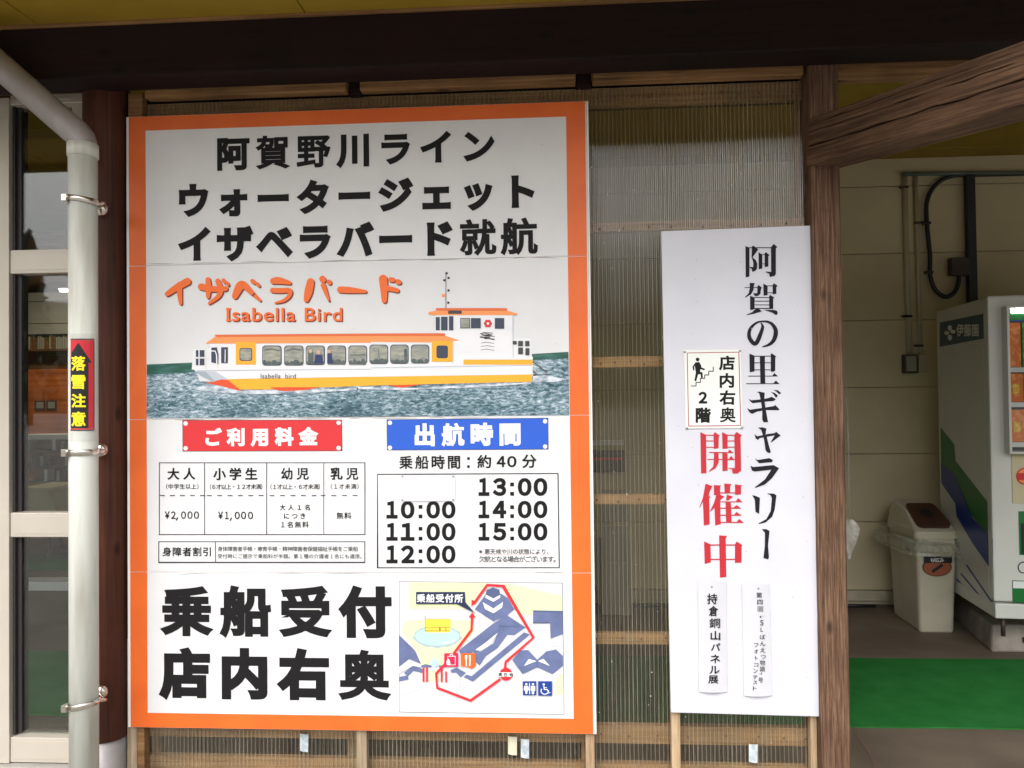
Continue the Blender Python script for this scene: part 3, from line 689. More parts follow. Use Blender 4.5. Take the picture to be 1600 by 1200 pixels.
ll = bpy.data.lights.new('shop_light', 'AREA'); ll.shape = 'RECTANGLE'; ll.size = 1.4; ll.size_y = .2; ll.energy = 8; ll.color = (1, .86, .68)
lo = bpy.data.objects.new('shop_light', ll); COL.objects.link(lo); lo.location = (sx(115, 5.2), 5.0, sz(452, 5.2) - .03); lo.rotation_euler = (R(25), 0, 0)
# display table with cloth
TY = 4.5
tb = thing('display_table', (sx(60, TY), TY, 0), 'display table under a beige cloth inside, low in the middle pane', 'table')
tx0, tx1 = sx(25, TY), sx(98, TY); tz = P(60, 762, TY).z
V = [(tx0, TY, tz), (tx1 - .14, TY, tz), (tx1 - .14, TY + .6, tz), (tx0, TY + .6, tz), (tx0 - .02, TY - .05, tz - .42), (tx1 + .03, TY - .05, tz - .42), (tx1 + .03, TY + .65, tz - .42), (tx0 - .02, TY + .65, tz - .42)]
link('tablecloth', V, [(0, 1, 2, 3), (4, 5, 1, 0), (5, 6, 2, 1), (6, 7, 3, 2), (7, 4, 0, 3)], 'cloth', tb, bev=.02)
for xx in (tx0 + .05, tx1 - .2):
    for yy in (TY + .05, TY + .55): box('leg', xx, xx + .03, yy, yy + .03, .0, tz - .02, 'dark_metal', tb)
# white shelf unit
su = thing('display_shelf', (sx(70, 5.0), 5.0, 0), 'low display rack with a white top rail, behind the cloth-covered table', 'rack')
box('top_rail', sx(34, 5), sx(130, 5), 5.0, 5.25, P(70, 687, 5).z, P(70, 679, 5).z, 'white_metal', su)
box('back', sx(34, 5), sx(130, 5), 5.2, 5.24, .3, P(70, 688, 5).z, 'shop_wood', su, bev=0)
for k in range(5): box('shelf', sx(34, 5), sx(130, 5), 5.02, 5.19, .35 + k * .16, .365 + k * .16, 'shop_dark', su)
for k in range(14):
    u = 36 + k * 6.5; zz = .366 + .16 * random.randint(1, 4)
    g = box('goods_box', sx(u, 5.04), sx(u + 5, 5.04), 5.04, 5.15, zz, zz + random.uniform(.06, .12), random.choice(['shop_grey', 'siding_base', 'box_grey', 'white_metal']), bev=.003)
    tag(g, 'small boxed goods on the display rack seen through the door glass', 'box', 'boxed goods on the display rack')
# something bright behind the plastic
g = box('shop_cabinet', P(940, 900, 2.7).x, P(985, 900, 2.7).x, 2.7, 2.98, 0, P(960, 850, 2.7).z, 'shop_grey', bev=.01); tag(g, 'grey cabinet standing inside, dim behind the corrugated plastic', 'cabinet')
for z_ in (.25, .5, .75): box('drawer', P(942, 900, 2.7).x, P(983, 900, 2.7).x, 2.688, 2.699, z_ - .11, z_ + .11, 'shop_grey', g, bev=.003)

wd = pbox('wall_display', 926, 976, 704, 738, WY - .06, .058, 'box_grey', None, bev=.004); tag(wd, 'dark display box on the passage wall, dim behind the plastic right of the ferry board', 'display box')
pbox('indicator_strip', 929, 972, 715, 719, WY - .063, .0025, 'sticker_red', wd, bev=0)
pbox('shelf_edge', 926, 974, 688, 696, WY - .05, .048, 'edge_white', wd, bev=.002)
# ================================================================== ferry sign board
S0 = Plane(0.0)
SX0, SX1 = P(198.5, 660).x, P(921.5, 660).x
Zt, Zb = P(557, 170.5).z, P(563, 1141.5).z
sign = thing('ferry_sign', ((SX0 + SX1) / 2, 0, Zb), 'large orange-bordered ferry timetable board with a boat picture and a map', 'sign board')
box('backing_board', SX0 - .002, SX1 + .003, .004, .014, Zb - .002, Zt + .002, 'edge_white', sign, bev=.001)
seam = [Zt, P(560, 407.5).z, P(560, 652).z, P(562, 894.5).z, Zb]
ix0, ix1 = P(229, 660).x, P(890.5, 660).x; izt = P(558, 193).z; izb = P(561, 1118.5).z
for i in range(4):
    za, zb2 = seam[i] - (.0014 if i else 0), seam[i + 1] + (.0014 if i < 3 else 0)
    sh = box('printed_sheet', SX0 + .009, SX1 - .002, .0012, .0035, zb2, za, 'print_orange', sign, bev=0)
    a = min(za, izt) if i == 0 else za + .0008; b = max(zb2, izb) if i == 3 else zb2 - .0008
    # white ground with a very slight waviness of the sheet
    n = 26; V = []; Fc = []
    for k in range(n + 1):
        for j in range(7):
            t = k / n; s_ = j / 6; V.append((ix0 + (ix1 - ix0) * t, .0009 - .0005 * abs(noise.noise(Vector((t * 4, s_ * 2, i * 3.3)))) , b + (a - b) * s_))
    for k in range(n):
        for j in range(6): q = k * 7 + j; Fc.append((q, q + 7, q + 8, q + 1))
    link('white_ground', V, Fc, 'board_white', sh, smooth=True)
L0 = .0006
K = 'print_black'
T_ = lambda s, bb, w_=.04, m=K, **k: text(s, bb, m, w_, S0, L0 + k.pop('dl', 0), sign, **k)
T_('阿賀野川ライン', (339.3, 773, 207.5, 262.5), .042, thin=.68)
T_('ウォータージェット', (279.4, 835.4, 278.5, 334.5), .052)
T_('イザベラバード就航', (278, 840.3, 346.5, 404.5), .052, thin=.55)
T_('乗船受付', (249.5, 612, 914, 997.5), .052, thin=.78)
T_('店内右奥', (248, 611.5, 1012, 1096), .056, thin=.62)
# brush-style orange title with dark shadow (zoomed-crop coordinates)
q3 = lambda X, Y: (220 + X / 4.4444, 420 + Y / 4.4444)
q4 = lambda X, Y: (560 + X / 4.4444, 410 + Y / 4.4444)
TS3 = [[(185, 175, 34), (250, 130, 46), (325, 88, 50)], [(270, 110, 40), (272, 180, 34), (278, 240, 24)],
       [(420, 125, 46), (500, 140, 42), (590, 138, 34)], [(468, 75, 34), (472, 130, 40), (468, 195, 26)], [(535, 85, 34), (555, 140, 40), (540, 190, 32), (475, 240, 18)], [(575, 80, 26), (585, 92, 24)], [(602, 100, 24), (608, 112, 22)],
       [(655, 190, 42), (690, 120, 60), (720, 115, 48), (765, 160, 34), (830, 220, 18)], [(775, 85, 28), (790, 95, 28)], [(812, 108, 26), (822, 118, 22)],
       [(920, 85, 42), (960, 82, 48), (1035, 98, 26)], [(915, 150, 34), (970, 152, 36), (1035, 152, 34), (1030, 190, 28), (990, 222, 22), (935, 236, 12)],
       [(1180, 90, 50), (1165, 160, 56), (1150, 215, 36)], [(1262, 70, 44), (1266, 76, 44)], [(1308, 92, 34), (1312, 98, 30)], [(1268, 115, 34), (1285, 160, 28), (1308, 222, 14)],
       [(1385, 145, 44), (1450, 148, 44), (1560, 158, 22)]]
TS4 = [[(172, 115, 58), (178, 180, 52), (180, 265, 36)], [(225, 120, 34), (240, 122, 34)], [(275, 135, 36), (283, 138, 34)], [(195, 180, 34), (230, 185, 34), (270, 195, 30)]]
def title_polys(dx, dy):
    o = []
    for cv, TS in ((q3, TS3), (q4, TS4)):
        for s_ in TS:
            pp = subdiv_path(s_, 4) if len(s_) > 2 else s_
            for po in strokequads(pp) + [circ(pp[0][0], pp[0][1], pp[0][2] / 2, n=14), circ(pp[-1][0], pp[-1][1], pp[-1][2] / 2, n=14)] + [circ(q[0], q[1], q[2] / 2 * .98, n=14) for q in pp[2:-2:2]]:
                o.append([(a + dx, b + dy) for a, b in [cv(*q) for q in po]])
    return o
prints('title_shadow', title_polys(1.5, 1.7), 'title_shadow', S0, L0, sign)
prints('title_lettering', title_polys(0, 0), 'title_orange', S0, L0 + .0008, sign)
T_('Isabella Bird', (355.5, 536.5, 482, 503.5), .05, 'title_shadow', adv=None, boxes=None) if False else None
def latin(s_, bb, m, w_, lift, parent, mp=S0, foot=False):
    c = bpy.data.curves.new('g', 'FONT'); c.body = s_; c.bevel_depth = w_; c.bevel_resolution = 0; c.space_character = 1.08
    o = bpy.data.objects.new('g', c); COL.objects.link(o); dg = bpy.context.evaluated_depsgraph_get(); me = bpy.data.meshes.new_from_object(o.evaluated_get(dg))
    vv = [tuple(v.co) for v in me.vertices]; ff = [tuple(p.vertices) for p in me.polygons]; bpy.data.objects.remove(o)
    x0 = min(v[0] for v in vv); x1 = max(v[0] for v in vv); y0 = min(v[1] for v in vv); y1 = max(v[1] for v in vv)
    wv = [mp(bb[0] + (x - x0) / (x1 - x0) * (bb[1] - bb[0]), bb[3] + (y - y0) / (y1 - y0) * (bb[2] - bb[3]), lift + .0004 * (.5 + .5 * z / max(w_, 1e-4))) for x, y, z in vv]
    return link('lettering', wv, ff, m, parent)
latin('Isabella Bird', (355.6, 536.2, 482.2, 503.6), 'title_shadow', .016, L0, sign)
latin('Isabella Bird', (354.3, 534.8, 481, 502.2), 'title_orange', .012, L0 + .0007, sign)
prints('title_lettering', [rect(353.6, 481.5, 362, 484), rect(353.6, 499.5, 362, 502)], 'title_orange', S0, L0 + .0009, sign)

# boat picture
pic = thing('x', (0, 0, 0), 'x', 'x'); bpy.data.objects.remove(pic)
prints('sea_picture', [[(229.6, 572), (303, 568), (312, 596), (833, 588), (832, 556), (888.3, 553), (889.8, 648.8), (229.2, 653.6)]], 'water', S0, L0, sign)
prints('sea_picture', [[(229.6, 569.5), (302, 566.5), (308, 581), (229.5, 586)], [(829, 553.2), (888, 549.8), (888.3, 560), (829, 563)]], 'water_far', S0, L0 + .0002, sign)
B = lambda nm, polys, m, cv, l: prints(nm, polys, m, S0, L0 + l, sign, conv=cv)
j3 = lambda p: ('3', p)
def mix(nm, polys, m, l):
    return prints(nm, [[(q3 if t == 3 else q4)(a, b) for t, a, b in po] for po in polys], m, S0, L0 + l, sign)
mix('boat_hull', [[(3, 355, 688), (4, 1212, 655), (4, 1205, 790), (4, 0, 810), (3, 650, 780), (3, 500, 790), (3, 420, 745)]], 'hull_white', .0004)
mix('hull_shade', [[(3, 372, 712), (3, 520, 714), (3, 610, 766), (3, 500, 786), (3, 425, 748)]], 'boat_grey', .0009)
mix('hull_shade', [[(3, 372, 712), (3, 450, 713), (3, 520, 782), (3, 500, 786), (3, 425, 748)]], 'hull_shade', .0011)
mix('boat_cabin', [[(3, 480, 520), (3, 800, 512), (4, 510, 540), (4, 512, 705), (3, 355, 700), (3, 365, 560), (3, 480, 555)],
                   [(4, 535, 365), (4, 1072, 365), (4, 1076, 665), (4, 500, 705), (4, 500, 545), (4, 600, 520), (4, 535, 480)], [(4, 1072, 528), (4, 1200, 528), (4, 1205, 660), (4, 1075, 665)]], 'hull_white', .0006)
mix('bow_stripe', [[(3, 452, 792), (3, 565, 768), (3, 650, 775), (3, 700, 852), (3, 560, 815)]], 'hull_red', .001)
mix('hull_stripe', [[(3, 600, 766), (4, 0, 795), (4, 1205, 778), (4, 1205, 828), (4, 500, 845), (4, 0, 858), (3, 900, 838), (3, 690, 838)], [(4, 730, 675), (4, 1210, 675), (4, 1210, 710), (4, 730, 710)]], 'hull_yellow', .0012)
mix('hull_stripe', [[(3, 890, 822), (3, 1250, 822), (3, 1060, 856), (3, 960, 845)], [(4, 205, 852), (4, 430, 848), (4, 300, 872)]], 'hull_red', .0016)
mix('rubbing_line', [[(3, 390, 704), (3, 1600, 694), (3, 1600, 699), (3, 392, 710)], [(4, 90, 729), (4, 1205, 712), (4, 1205, 716), (4, 90, 734)], [(4, 655, 545), (4, 660, 545), (4, 660, 700), (4, 655, 700)], [(4, 1070, 370), (4, 1075, 370), (4, 1078, 660), (4, 1073, 660)]], 'boat_grey', .0018)
mix('boat_roof', [[(3, 520, 470), (4, 600, 508), (4, 705, 543), (4, 500, 556), (4, 89, 552), (3, 1600, 514), (3, 620, 520), (3, 450, 518)]], 'roof_orange', .0014)
mix('boat_roof', [[(3, 512, 458), (4, 89, 494), (4, 600, 492), (4, 606, 512), (4, 89, 512), (3, 530, 474)], [(4, 540, 318), (4, 1030, 318), (4, 1036, 335), (4, 540, 335)]], 'roof_dark', .0018)
mix('boat_roof', [[(4, 490, 345), (4, 540, 336), (4, 1036, 336), (4, 1106, 356), (4, 1095, 366), (4, 535, 366), (4, 485, 360)]], 'roof_orange', .002)
mix('cabin_door', [[(3, 662, 508), (3, 800, 508), (3, 800, 665), (3, 662, 665)], [(4, 510, 545), (4, 655, 545), (4, 655, 690), (4, 510, 690)]], 'hull_yellow', .002)
edge = [rrect(845 + 0, 533, 980, 672, 22), rrect(997, 533, 1132, 672, 22), rrect(1147, 533, 1280, 668, 22), rrect(1298, 533, 1427, 664, 22), rrect(1443, 533, 1573, 662, 22), rrect(688, 550, 776, 640, 16)]
prints('boat_window', edge, 'window_edge', S0, L0 + .0024, sign, conv=q3)
prints('boat_window', [[(u + (5 if u < sum(a for a, _ in po) / len(po) else -5), v + (5 if v < sum(b for _, b in po) / len(po) else -5)) for u, v in po] for po in edge], 'boat_window', S0, L0 + .0032, sign, conv=q3)
edge = [rrect(78, 571, 208, 706, 22), rrect(222, 571, 350, 704, 22), rrect(365, 571, 493, 702, 22), rrect(543, 577, 623, 666, 16), rect(538, 380, 566, 472), rect(575, 378, 620, 472), rect(630, 374, 660, 472), rect(708, 387, 776, 458), rect(782, 387, 850, 458), rect(948, 387, 1013, 461)]
prints('boat_window', edge, 'window_edge', S0, L0 + .0024, sign, conv=q4)
prints('boat_window', [[(u + (5 if u < sum(a for a, _ in po) / len(po) else -5), v + (5 if v < sum(b for _, b in po) / len(po) else -5)) for u, v in po] for po in edge[:3] + edge[7:8]], 'boat_window', S0, L0 + .0032, sign, conv=q4)
prints('bow_rail_dark', [rect(385, 565, 402, 612), rect(385, 625, 402, 670), rect(412, 565, 445, 612), rect(412, 625, 445, 670), [(492, 548), (530, 545), (542, 600), (540, 660), (492, 650)], rect(560, 545, 606, 655)], 'window_edge', S0, L0 + .0022, sign, conv=q3)  # dark squares printed between the bow rail bars
prints('bow_rail', [stroke([(480, 570), (520, 572), (530, 600), (532, 690)], 8), stroke([(590, 560), (588, 650)], 6), stroke([(370, 618), (480, 618)], 8), stroke([(450, 555), (450, 690)], 7)], 'print_white', S0, L0 + .0034, sign, conv=q3)
prints('stern_rail_dark', [rect(1072, 546, 1100, 570), rect(1110, 546, 1143, 582), rect(1158, 546, 1188, 582), rect(1110, 592, 1143, 638), rect(1160, 596, 1188, 645), rect(625, 335, 718, 357)], 'thin_ink', S0, L0 + .0036, sign, conv=q4)  # dark squares printed in the stern rail, and the dark roof box
prints('mast', [rect(606, 75, 610, 320)] + [rect(x - 7, y - 7, x + 8, y + 7) for x, y in ((612, 75), (596, 124), (626, 108), (626, 195), (624, 280))], 'soft_ink', S0, L0 + .0004, sign, conv=q4)
prints('mast_lamp', [rect(580, 220, 602, 240)], 'roof_orange', S0, L0 + .0008, sign, conv=q4)
prints('flower_emblem', [circ(900 + 17 * math.cos(R(a)), 425 + 17 * math.sin(R(a)), 12, n=10) for a in range(0, 360, 60)], 'banner_red', S0, L0 + .0024, sign, conv=q4)
prints('flower_emblem', [circ(900, 425, 9, n=12)], 'print_white', S0, L0 + .0034, sign, conv=q4)
random.seed(3)
sw = []
for k in range(9):
    y = 490 + k * 5 + random.uniform(-2, 2); x = 842 + random.uniform(0, 40); sw.append(stroke([(x, y), (x + 30, y + random.uniform(-6, 6)), (x + 70, y + random.uniform(-4, 8))], 4))
for k in range(3): y = 560 + 24 * k; sw.append(stroke([(850, y), (890, y - 6), (945, y + 3)], 2.4))
prints('side_artwork', sw, 'soft_ink', S0, L0 + .0024, sign, conv=q4)
latin('Isabella  bird', (220 + 835 / 4.444, 220 + 1078 / 4.444, 584, 591.6), 'soft_ink', 0, L0 + .0022, sign)
prints('stern_tackle', [stroke([(1212, 690), (1310, 765)], 7), stroke([(1212, 782), (1325, 780)], 7), stroke([(1212, 750), (1235, 775)], 6)], 'thin_ink', S0, L0 + .0014, sign, conv=q4)
prints('wake_foam', [[(365, 830), (470, 800), (560, 815), (700, 850), (900, 838), (1000, 850), (1200, 840), (1500, 830), (1500, 842), (1100, 868), (800, 870), (560, 860), (420, 850)]], 'foam', S0, L0 + .0026, sign, conv=q3)
prints('wake_foam', [[(1212, 790), (1290, 782), (1440, 810), (1380, 830), (1212, 835)], [(0, 862), (400, 872), (800, 850), (1200, 832), (1200, 842), (800, 868), (300, 886), (0, 880)]], 'foam', S0, L0 + .0026, sign, conv=q4)

random.seed(21)
def humps(x0, x1, yb, h0):
    o = []; x = x0
    while x < x1 - 12:
        w_ = min(random.uniform(22, 46), x1 - x); h = random.uniform(.5, 1) * h0
        o.append([(x, yb), (x, yb - h * .6), (x + w_ * .25, yb - h), (x + w_ * .7, yb - h * .95), (x + w_, yb - h * .5), (x + w_, yb)][::1]); x += w_ * random.uniform(.8, 1.1)
    return o
hp3 = []; hp4 = []
for a, b in ((850, 975), (1002, 1127), (1152, 1275), (1303, 1422), (1448, 1568)): hp3 += humps(a, b, 664, 38)
for a, b in ((83, 203), (227, 345), (370, 488)): hp4 += humps(a, b, 698, 36)
hp3 += [stroke([(860, 566), (915, 556), (965, 570)], 5), stroke([(1010, 570), (1060, 556), (1120, 566)], 5), stroke([(1455, 600), (1560, 596)], 5)]
prints('boat_seat', hp3 + [rect(1165, 575, 1200, 660), rect(1300, 585, 1330, 662)], 'boat_seat', S0, L0 + .0044, sign, conv=q3)
prints('boat_seat', hp4 + [stroke([(140, 560 + 40), (150, 690)], 4), rect(320, 600, 340, 690)], 'boat_seat', S0, L0 + .0044, sign, conv=q4)
prints('passenger_suit', [[(1215, 598), (1262, 598), (1272, 658), (1208, 658)], [(1298, 590), (1325, 592), (1340, 656), (1298, 656)]], 'boat_suit', S0, L0 + .0056, sign, conv=q3)
prints('passenger_face', [circ(1238, 580, 13, 15, 12), circ(1182, 572, 12, 14, 12), circ(1312, 574, 11, 13, 12)], 'boat_skin', S0, L0 + .0056, sign, conv=q3)
# banners
q6 = lambda X, Y: (230 + X / 4.4444, 650 + Y / 4.4444)
q7 = lambda X, Y: (570 + X / 4.4444, 650 + Y / 4.4444)
prints('red_banner', [[(245, 28), (1352, 26), (1356, 243), (246, 246)]], 'soft_ink', S0, L0, sign, conv=q6)
prints('red_banner', [[(248, 31), (1349, 29), (1352, 240), (249, 243)]], 'banner_red', S0, L0 + .0002, sign, conv=q6)
prints('banner_dot', [circ(x, y, 15) for x, y in ((268, 52), (1330, 47), (268, 224), (1330, 222))], 'print_white', S0, L0 + .0006, sign, conv=q6)
text('ご利用料金', (321, 498, 667.5, 698), 'print_white', .05, S0, L0 + .0006, sign)
prints('blue_banner', [[(152, 24), (1274, 13), (1276, 232), (154, 238)]], 'soft_ink', S0, L0, sign, conv=q7)
prints('blue_banner', [[(155, 27), (1271, 16), (1273, 229), (157, 235)]], 'banner_blue', S0, L0 + .0002, sign, conv=q7)
prints('banner_dot', [circ(x, y, 15) for x, y in ((175, 47), (1252, 37), (175, 220), (1252, 212))], 'print_white', S0, L0 + .0006, sign, conv=q7)
text('出航時間', (648, 813.5, 660.5, 697.5), 'print_white', .05, S0, L0 + .0006, sign)
T_('乗船時間：約 40 分', (623.5, 838.5, 710.5, 733.5), .022) if False else None
text('乗船時間', (623.5, 719, 711.5, 733), K, .022, S0, L0, sign)
text('約', (745.5, 767.5, 710.5, 731.5), K, .022, S0, L0, sign)
text('分', (815.5, 838.5, 710, 731.5), K, .022, S0, L0, sign)
text('４０', None, K, .03, S0, L0, sign, boxes=[(776, 790, 712.5, 730), (792.5, 807, 712.5, 730)])
prints('lettering', [rect(730, 714.5, 734, 718.5), rect(730, 727, 734, 731)], K, S0, L0, sign)
# times
prints('time_table', [[(86, 402), (1345, 396), (1345, 402), (90, 408), (94, 1050), (1352, 1050), (1352, 1056), (84, 1057)], [(1338, 402), (1345, 402), (1354, 1056), (1347, 1056)]], 'ink', S0, L0, sign, conv=q7)
def tm(s_, xs_, y0, y1):
    bx = [q7(a, y0) + q7(b, y1) for a, b in xs_]
    text(''.join('０１２３４５６７８９'[int(c)] for c in s_), None, K, .05, S0, L0, sign, boxes=[(b[0], b[2], b[1], b[3]) for b in bx])
LC = [(150, 228), (250, 345), (428, 522), (535, 630)]; RC = [(790, 865), (888, 982), (1062, 1158), (1172, 1268)]
cols = []
for s_, y0, y1 in (('1000', 590, 712), ('1100', 742, 866), ('1200', 898, 1023)):
    tm(s_, LC, y0, y1); cols += [rect(374, y0 + 28, 400, y0 + 54), rect(374, y1 - 28, 400, y1 - 2)]
for s_, y0, y1 in (('1300', 430, 555), ('1400', 588, 710), ('1500', 742, 865)):
    tm(s_, RC, y0, y1); cols += [rect(1010, y0 + 32, 1036, y0 + 58), rect(1010, y1 - 28, 1036, y1 - 2)]
prints('lettering', cols, K, S0, L0, sign, conv=q7)
text('※悪天候や川の状態により、', (748.5, 857, 857.5, 866), 'thin_ink', .012, S0, L0, sign)
text('欠航となる場合がございます。', (748.5, 868, 868.5, 878.5), 'thin_ink', .012, S0, L0, sign)
prints('dotted_rule', [rect(792 + 9 * k, 962, 797 + 9 * k, 964) for k in range(54)] + [rect(792 + 9 * k, 1020, 797 + 9 * k, 1022) for k in range(59)], 'banner_red', S0, L0, sign, conv=q7)
# fares
prints('fare_table', [rect(82, 322, 1515, 327), rect(80, 820, 1512, 826), rect(82, 327, 87, 820), rect(396, 327, 401, 820), rect(827, 327, 832, 820), rect(1224, 327, 1228, 820), rect(1509, 322, 1515, 826),
                      rect(78, 870, 1514, 875), rect(78, 1012, 1514, 1021), rect(78, 870, 83, 1015), rect(472, 875, 477, 1015), rect(1508, 870, 1514, 1020)]
       + [rect(x, 549, x + 34, 555) for x in list(range(88, 380, 70)) + list(range(415, 810, 72)) + list(range(850, 1200, 73)) + list(range(1205, 1500, 74))], 'soft_ink', S0, L0, sign, conv=q6)
def f6(s_, x0, x1, y0, y1, w_, m=K, **k):
    a = q6(x0, y0); b = q6(x1, y1); return text(s_, (a[0], b[0], a[1], b[1]), m, w_, S0, L0, sign, **k)
f6('大人', 140, 335, 360, 443, .028); f6('小学生', 458, 765, 358, 445, .028); f6('幼児', 930, 1122, 358, 443, .026); f6('乳児', 1272, 1466, 357, 443, .026)
f6('（中学生以上）', 132, 356, 470, 508, .008); f6('（６才以上・12才未満）'.replace('12', '１２'), 436, 800, 472, 510, .008); f6('（１才以上・６才未満）', 856, 1200, 472, 510, .008); f6('（１才未満）', 1275, 1468, 470, 508, .008)
text('￥２０００', None, K, .02, S0, L0, sign, boxes=[(q6(x, 0)[0], q6(x2, 0)[0], q6(0, 662)[1], q6(0, 714)[1]) for x, x2 in ((122, 157), (166, 198), (235, 270), (280, 315), (325, 360))])
text('￥１０００', None, K, .02, S0, L0, sign, boxes=[(q6(x, 0)[0], q6(x2, 0)[0], q6(0, 664)[1], q6(0, 716)[1]) for x, x2 in ((492, 527), (540, 566), (608, 643), (652, 687), (700, 735))])
prints('lettering', [[(206, 704), (216, 704), (206, 726), (198, 726)], [(580, 706), (590, 706), (580, 728), (572, 728)]], K, S0, L0, sign, conv=q6)
f6('大人１名', 920, 1130, 614, 655, .014); f6('につき', 950, 1098, 674, 714, .014); f6('１名無料', 930, 1122, 732, 776, .014); f6('無料', 1315, 1418, 668, 716, .014)
f6('身障者割引', 105, 442, 910, 975, .02)
f6('身体障害者手帳・療育手帳・精神障害者保健福祉手帳をご乗船', 490, 1464, 905, 940, .006, m='thin_ink'); f6('受付時にご提示で乗船料が半額。第１種の介護者１名にも適用。', 490, 1490, 957, 990, .006, m='thin_ink')

# map
qm = lambda X, Y: (600 + X / 4.6154, 890 + Y / 4.6154)
def mp_(nm, polys, m, l): return prints(nm, polys, m, S0, L0 + l, sign, conv=qm)
mp_('map_ground', [[(108, 85), (1288, 95), (1300, 1046), (108, 1028)]], 'thin_ink', 0)
mp_('map_ground', [[(111, 88), (1285, 98), (1297, 1043), (111, 1025)]], 'map_ground', .0003)
mp_('map_lawn', [[(180, 92), (745, 96), (600, 285), (180, 280)], [(180, 362), (640, 366), (655, 450), (500, 610), (430, 690), (270, 690), (230, 580), (130, 450), (140, 395)], [(860, 98), (925, 105), (1285, 190), (1286, 295), (1075, 292), (1075, 328), (975, 328)], [(1240, 790), (1292, 740), (1294, 905), (1240, 905)]], 'map_green', .0006)
mp_('map_outline', [stroke(p, 2.5) for p in ([(180, 95), (180, 283), (600, 285)], [(690, 300), (690, 400), (760, 440)], [(1090, 385), (1090, 437), (1195, 437)], [(1212, 490), (1212, 552), (1290, 552)], [(925, 670), (1000, 745), (1000, 840)], [(265, 690), (265, 835)], [(480, 740), (480, 840), (620, 850)], [(660, 790), (660, 880)], [(120, 910), (300, 850)], [(545, 770), (545, 850)], [(780, 690), (780, 760)], [(900, 600), (900, 690)], [(1040, 700), (1040, 760)], [(1105, 700), (1105, 770)], [(1170, 700), (1170, 760)], [(730, 640), (730, 800)])], 'map_line', .0008)
mp_('map_pond', [[(385 + 175 * math.cos(a) * (1 + .04 * math.sin(9 * a)), 482 + 80 * math.sin(a) * (1 + .07 * math.sin(13 * a))) for a in [2 * math.pi * k / 60 for k in range(60)]]], 'map_rim', .0012)
mp_('map_pond', [circ(385, 480, 158, 66, 36)], 'map_blue', .0015)
mp_('map_pond', [stroke([(410, 530), (460, 525), (520, 505)], 7)], 'print_white', .0018)
mp_('map_pavilion', [rect(298, 355, 480, 452)], 'map_yellow', .0018)
mp_('map_outline', [stroke([(298, 330), (298, 440), (480, 440)], 3), stroke([(298, 415), (480, 415)], 3), stroke([(300, 355), (480, 355)], 2), rect(400, 415, 408, 440), rect(445, 415, 450, 440)], 'thin_ink', .0022)
mp_('map_roof', [[(655, 285), (735, 175), (850, 175), (895, 205), (940, 285), (880, 335), (790, 372)], [(885, 325), (1022, 415), (940, 470), (885, 468), (800, 400)],
                 [(800, 378), (885, 330), (880, 405), (570, 650), (540, 580)], [(830, 430), (890, 466), (820, 562), (735, 620), (690, 690), (640, 640), (650, 575), (700, 590), (790, 530)],
                 [(1010, 450), (1052, 466), (640, 806), (575, 772), (598, 755), (632, 766)],
                 [(111, 470), (225, 582), (268, 678), (180, 642), (111, 697)], [(145, 742), (212, 688), (275, 712), (284, 745), (212, 728), (172, 768)], [(111, 772), (172, 760), (178, 790), (111, 803)],
                 [(480, 722), (525, 705), (592, 742), (555, 775), (520, 740), (488, 742)], [(268, 690), (300, 678), (345, 690), (340, 702), (275, 705)], [(395, 690), (430, 685), (455, 700), (400, 705)],
                 [(1075, 292), (1287, 296), (1290, 462), (1202, 495), (1197, 385), (1075, 385)], [(925, 650), (985, 580), (1040, 578), (1105, 648), (1170, 588), (1240, 573), (1290, 620), (1291, 690), (1215, 752), (1105, 702), (1000, 752)]], 'map_slate', .0024)
mp_('map_roof', [[(732, 190), (740, 145), (785, 127), (832, 142), (840, 188), (790, 210)], [(1075, 292), (1287, 296), (1287, 306), (1075, 302)], [(1075, 375), (1197, 375), (1197, 385), (1075, 385)], stroke([(790, 210), (790, 372)], 3), stroke([(1240, 340), (1290, 300)], 3), stroke([(1105, 655), (1105, 700)], 4), stroke([(830, 405), (1000, 410)], 3)], 'map_slate_dark', .0034)
mp_('map_wall', [[(735, 178), (790, 206), (838, 180), (838, 200), (790, 230), (732, 200)], [(712, 232), (790, 278), (860, 230), (852, 272), (790, 312), (730, 282)], [(660, 575), (740, 520), (822, 450), (790, 500), (760, 545), (700, 580)], [(1008, 692), (1045, 640), (1100, 656)], [(1110, 656), (1150, 640), (1197, 692)], [(111, 700), (185, 650), (268, 685), (268, 700), (210, 690), (111, 745)]], 'print_white', .004)
mp_('map_gate', [rect(280, 705, 293, 806), rect(305, 700, 318, 806), rect(411, 700, 424, 808), rect(443, 730, 455, 810)], 'map_red', .0044)
mp_('map_gate', [rect(325, 722, 395, 806)], 'map_green', .0014)
mp_('map_fountain', [[(365, 628), (402, 672), (368, 705), (332, 672)]], 'map_blue', .0046)
mp_('route_line', [stroke([(505, 600), (632, 432), (637, 335)], 18), [(612, 342), (637, 305), (662, 342)], stroke([(650, 240), (745, 108), (860, 115), (1078, 487), (878, 662), (872, 720)], 18), [(632, 212), (668, 232), (632, 262)], stroke([(840, 785), (625, 940), (385, 848), (378, 745), (440, 680), (450, 650)], 18), circ(880, 750, 46)], 'map_red', .005)
mp_('callout', [[(233, 158), (585, 158), (587, 230), (657, 311), (525, 245), (233, 245)]], 'map_navy', .0054)
mp_('pictogram', [rect(436, 598, 536, 696)], 'map_crimson', .006)
mp_('pictogram', [[(556, 598), (662, 598), (662, 690), (632, 712), (605, 696), (556, 694)]], 'map_orange', .006)
mp_('pictogram', [rect(1002, 800, 1098, 900), rect(1112, 800, 1212, 904)], 'map_sign_blue', .006)
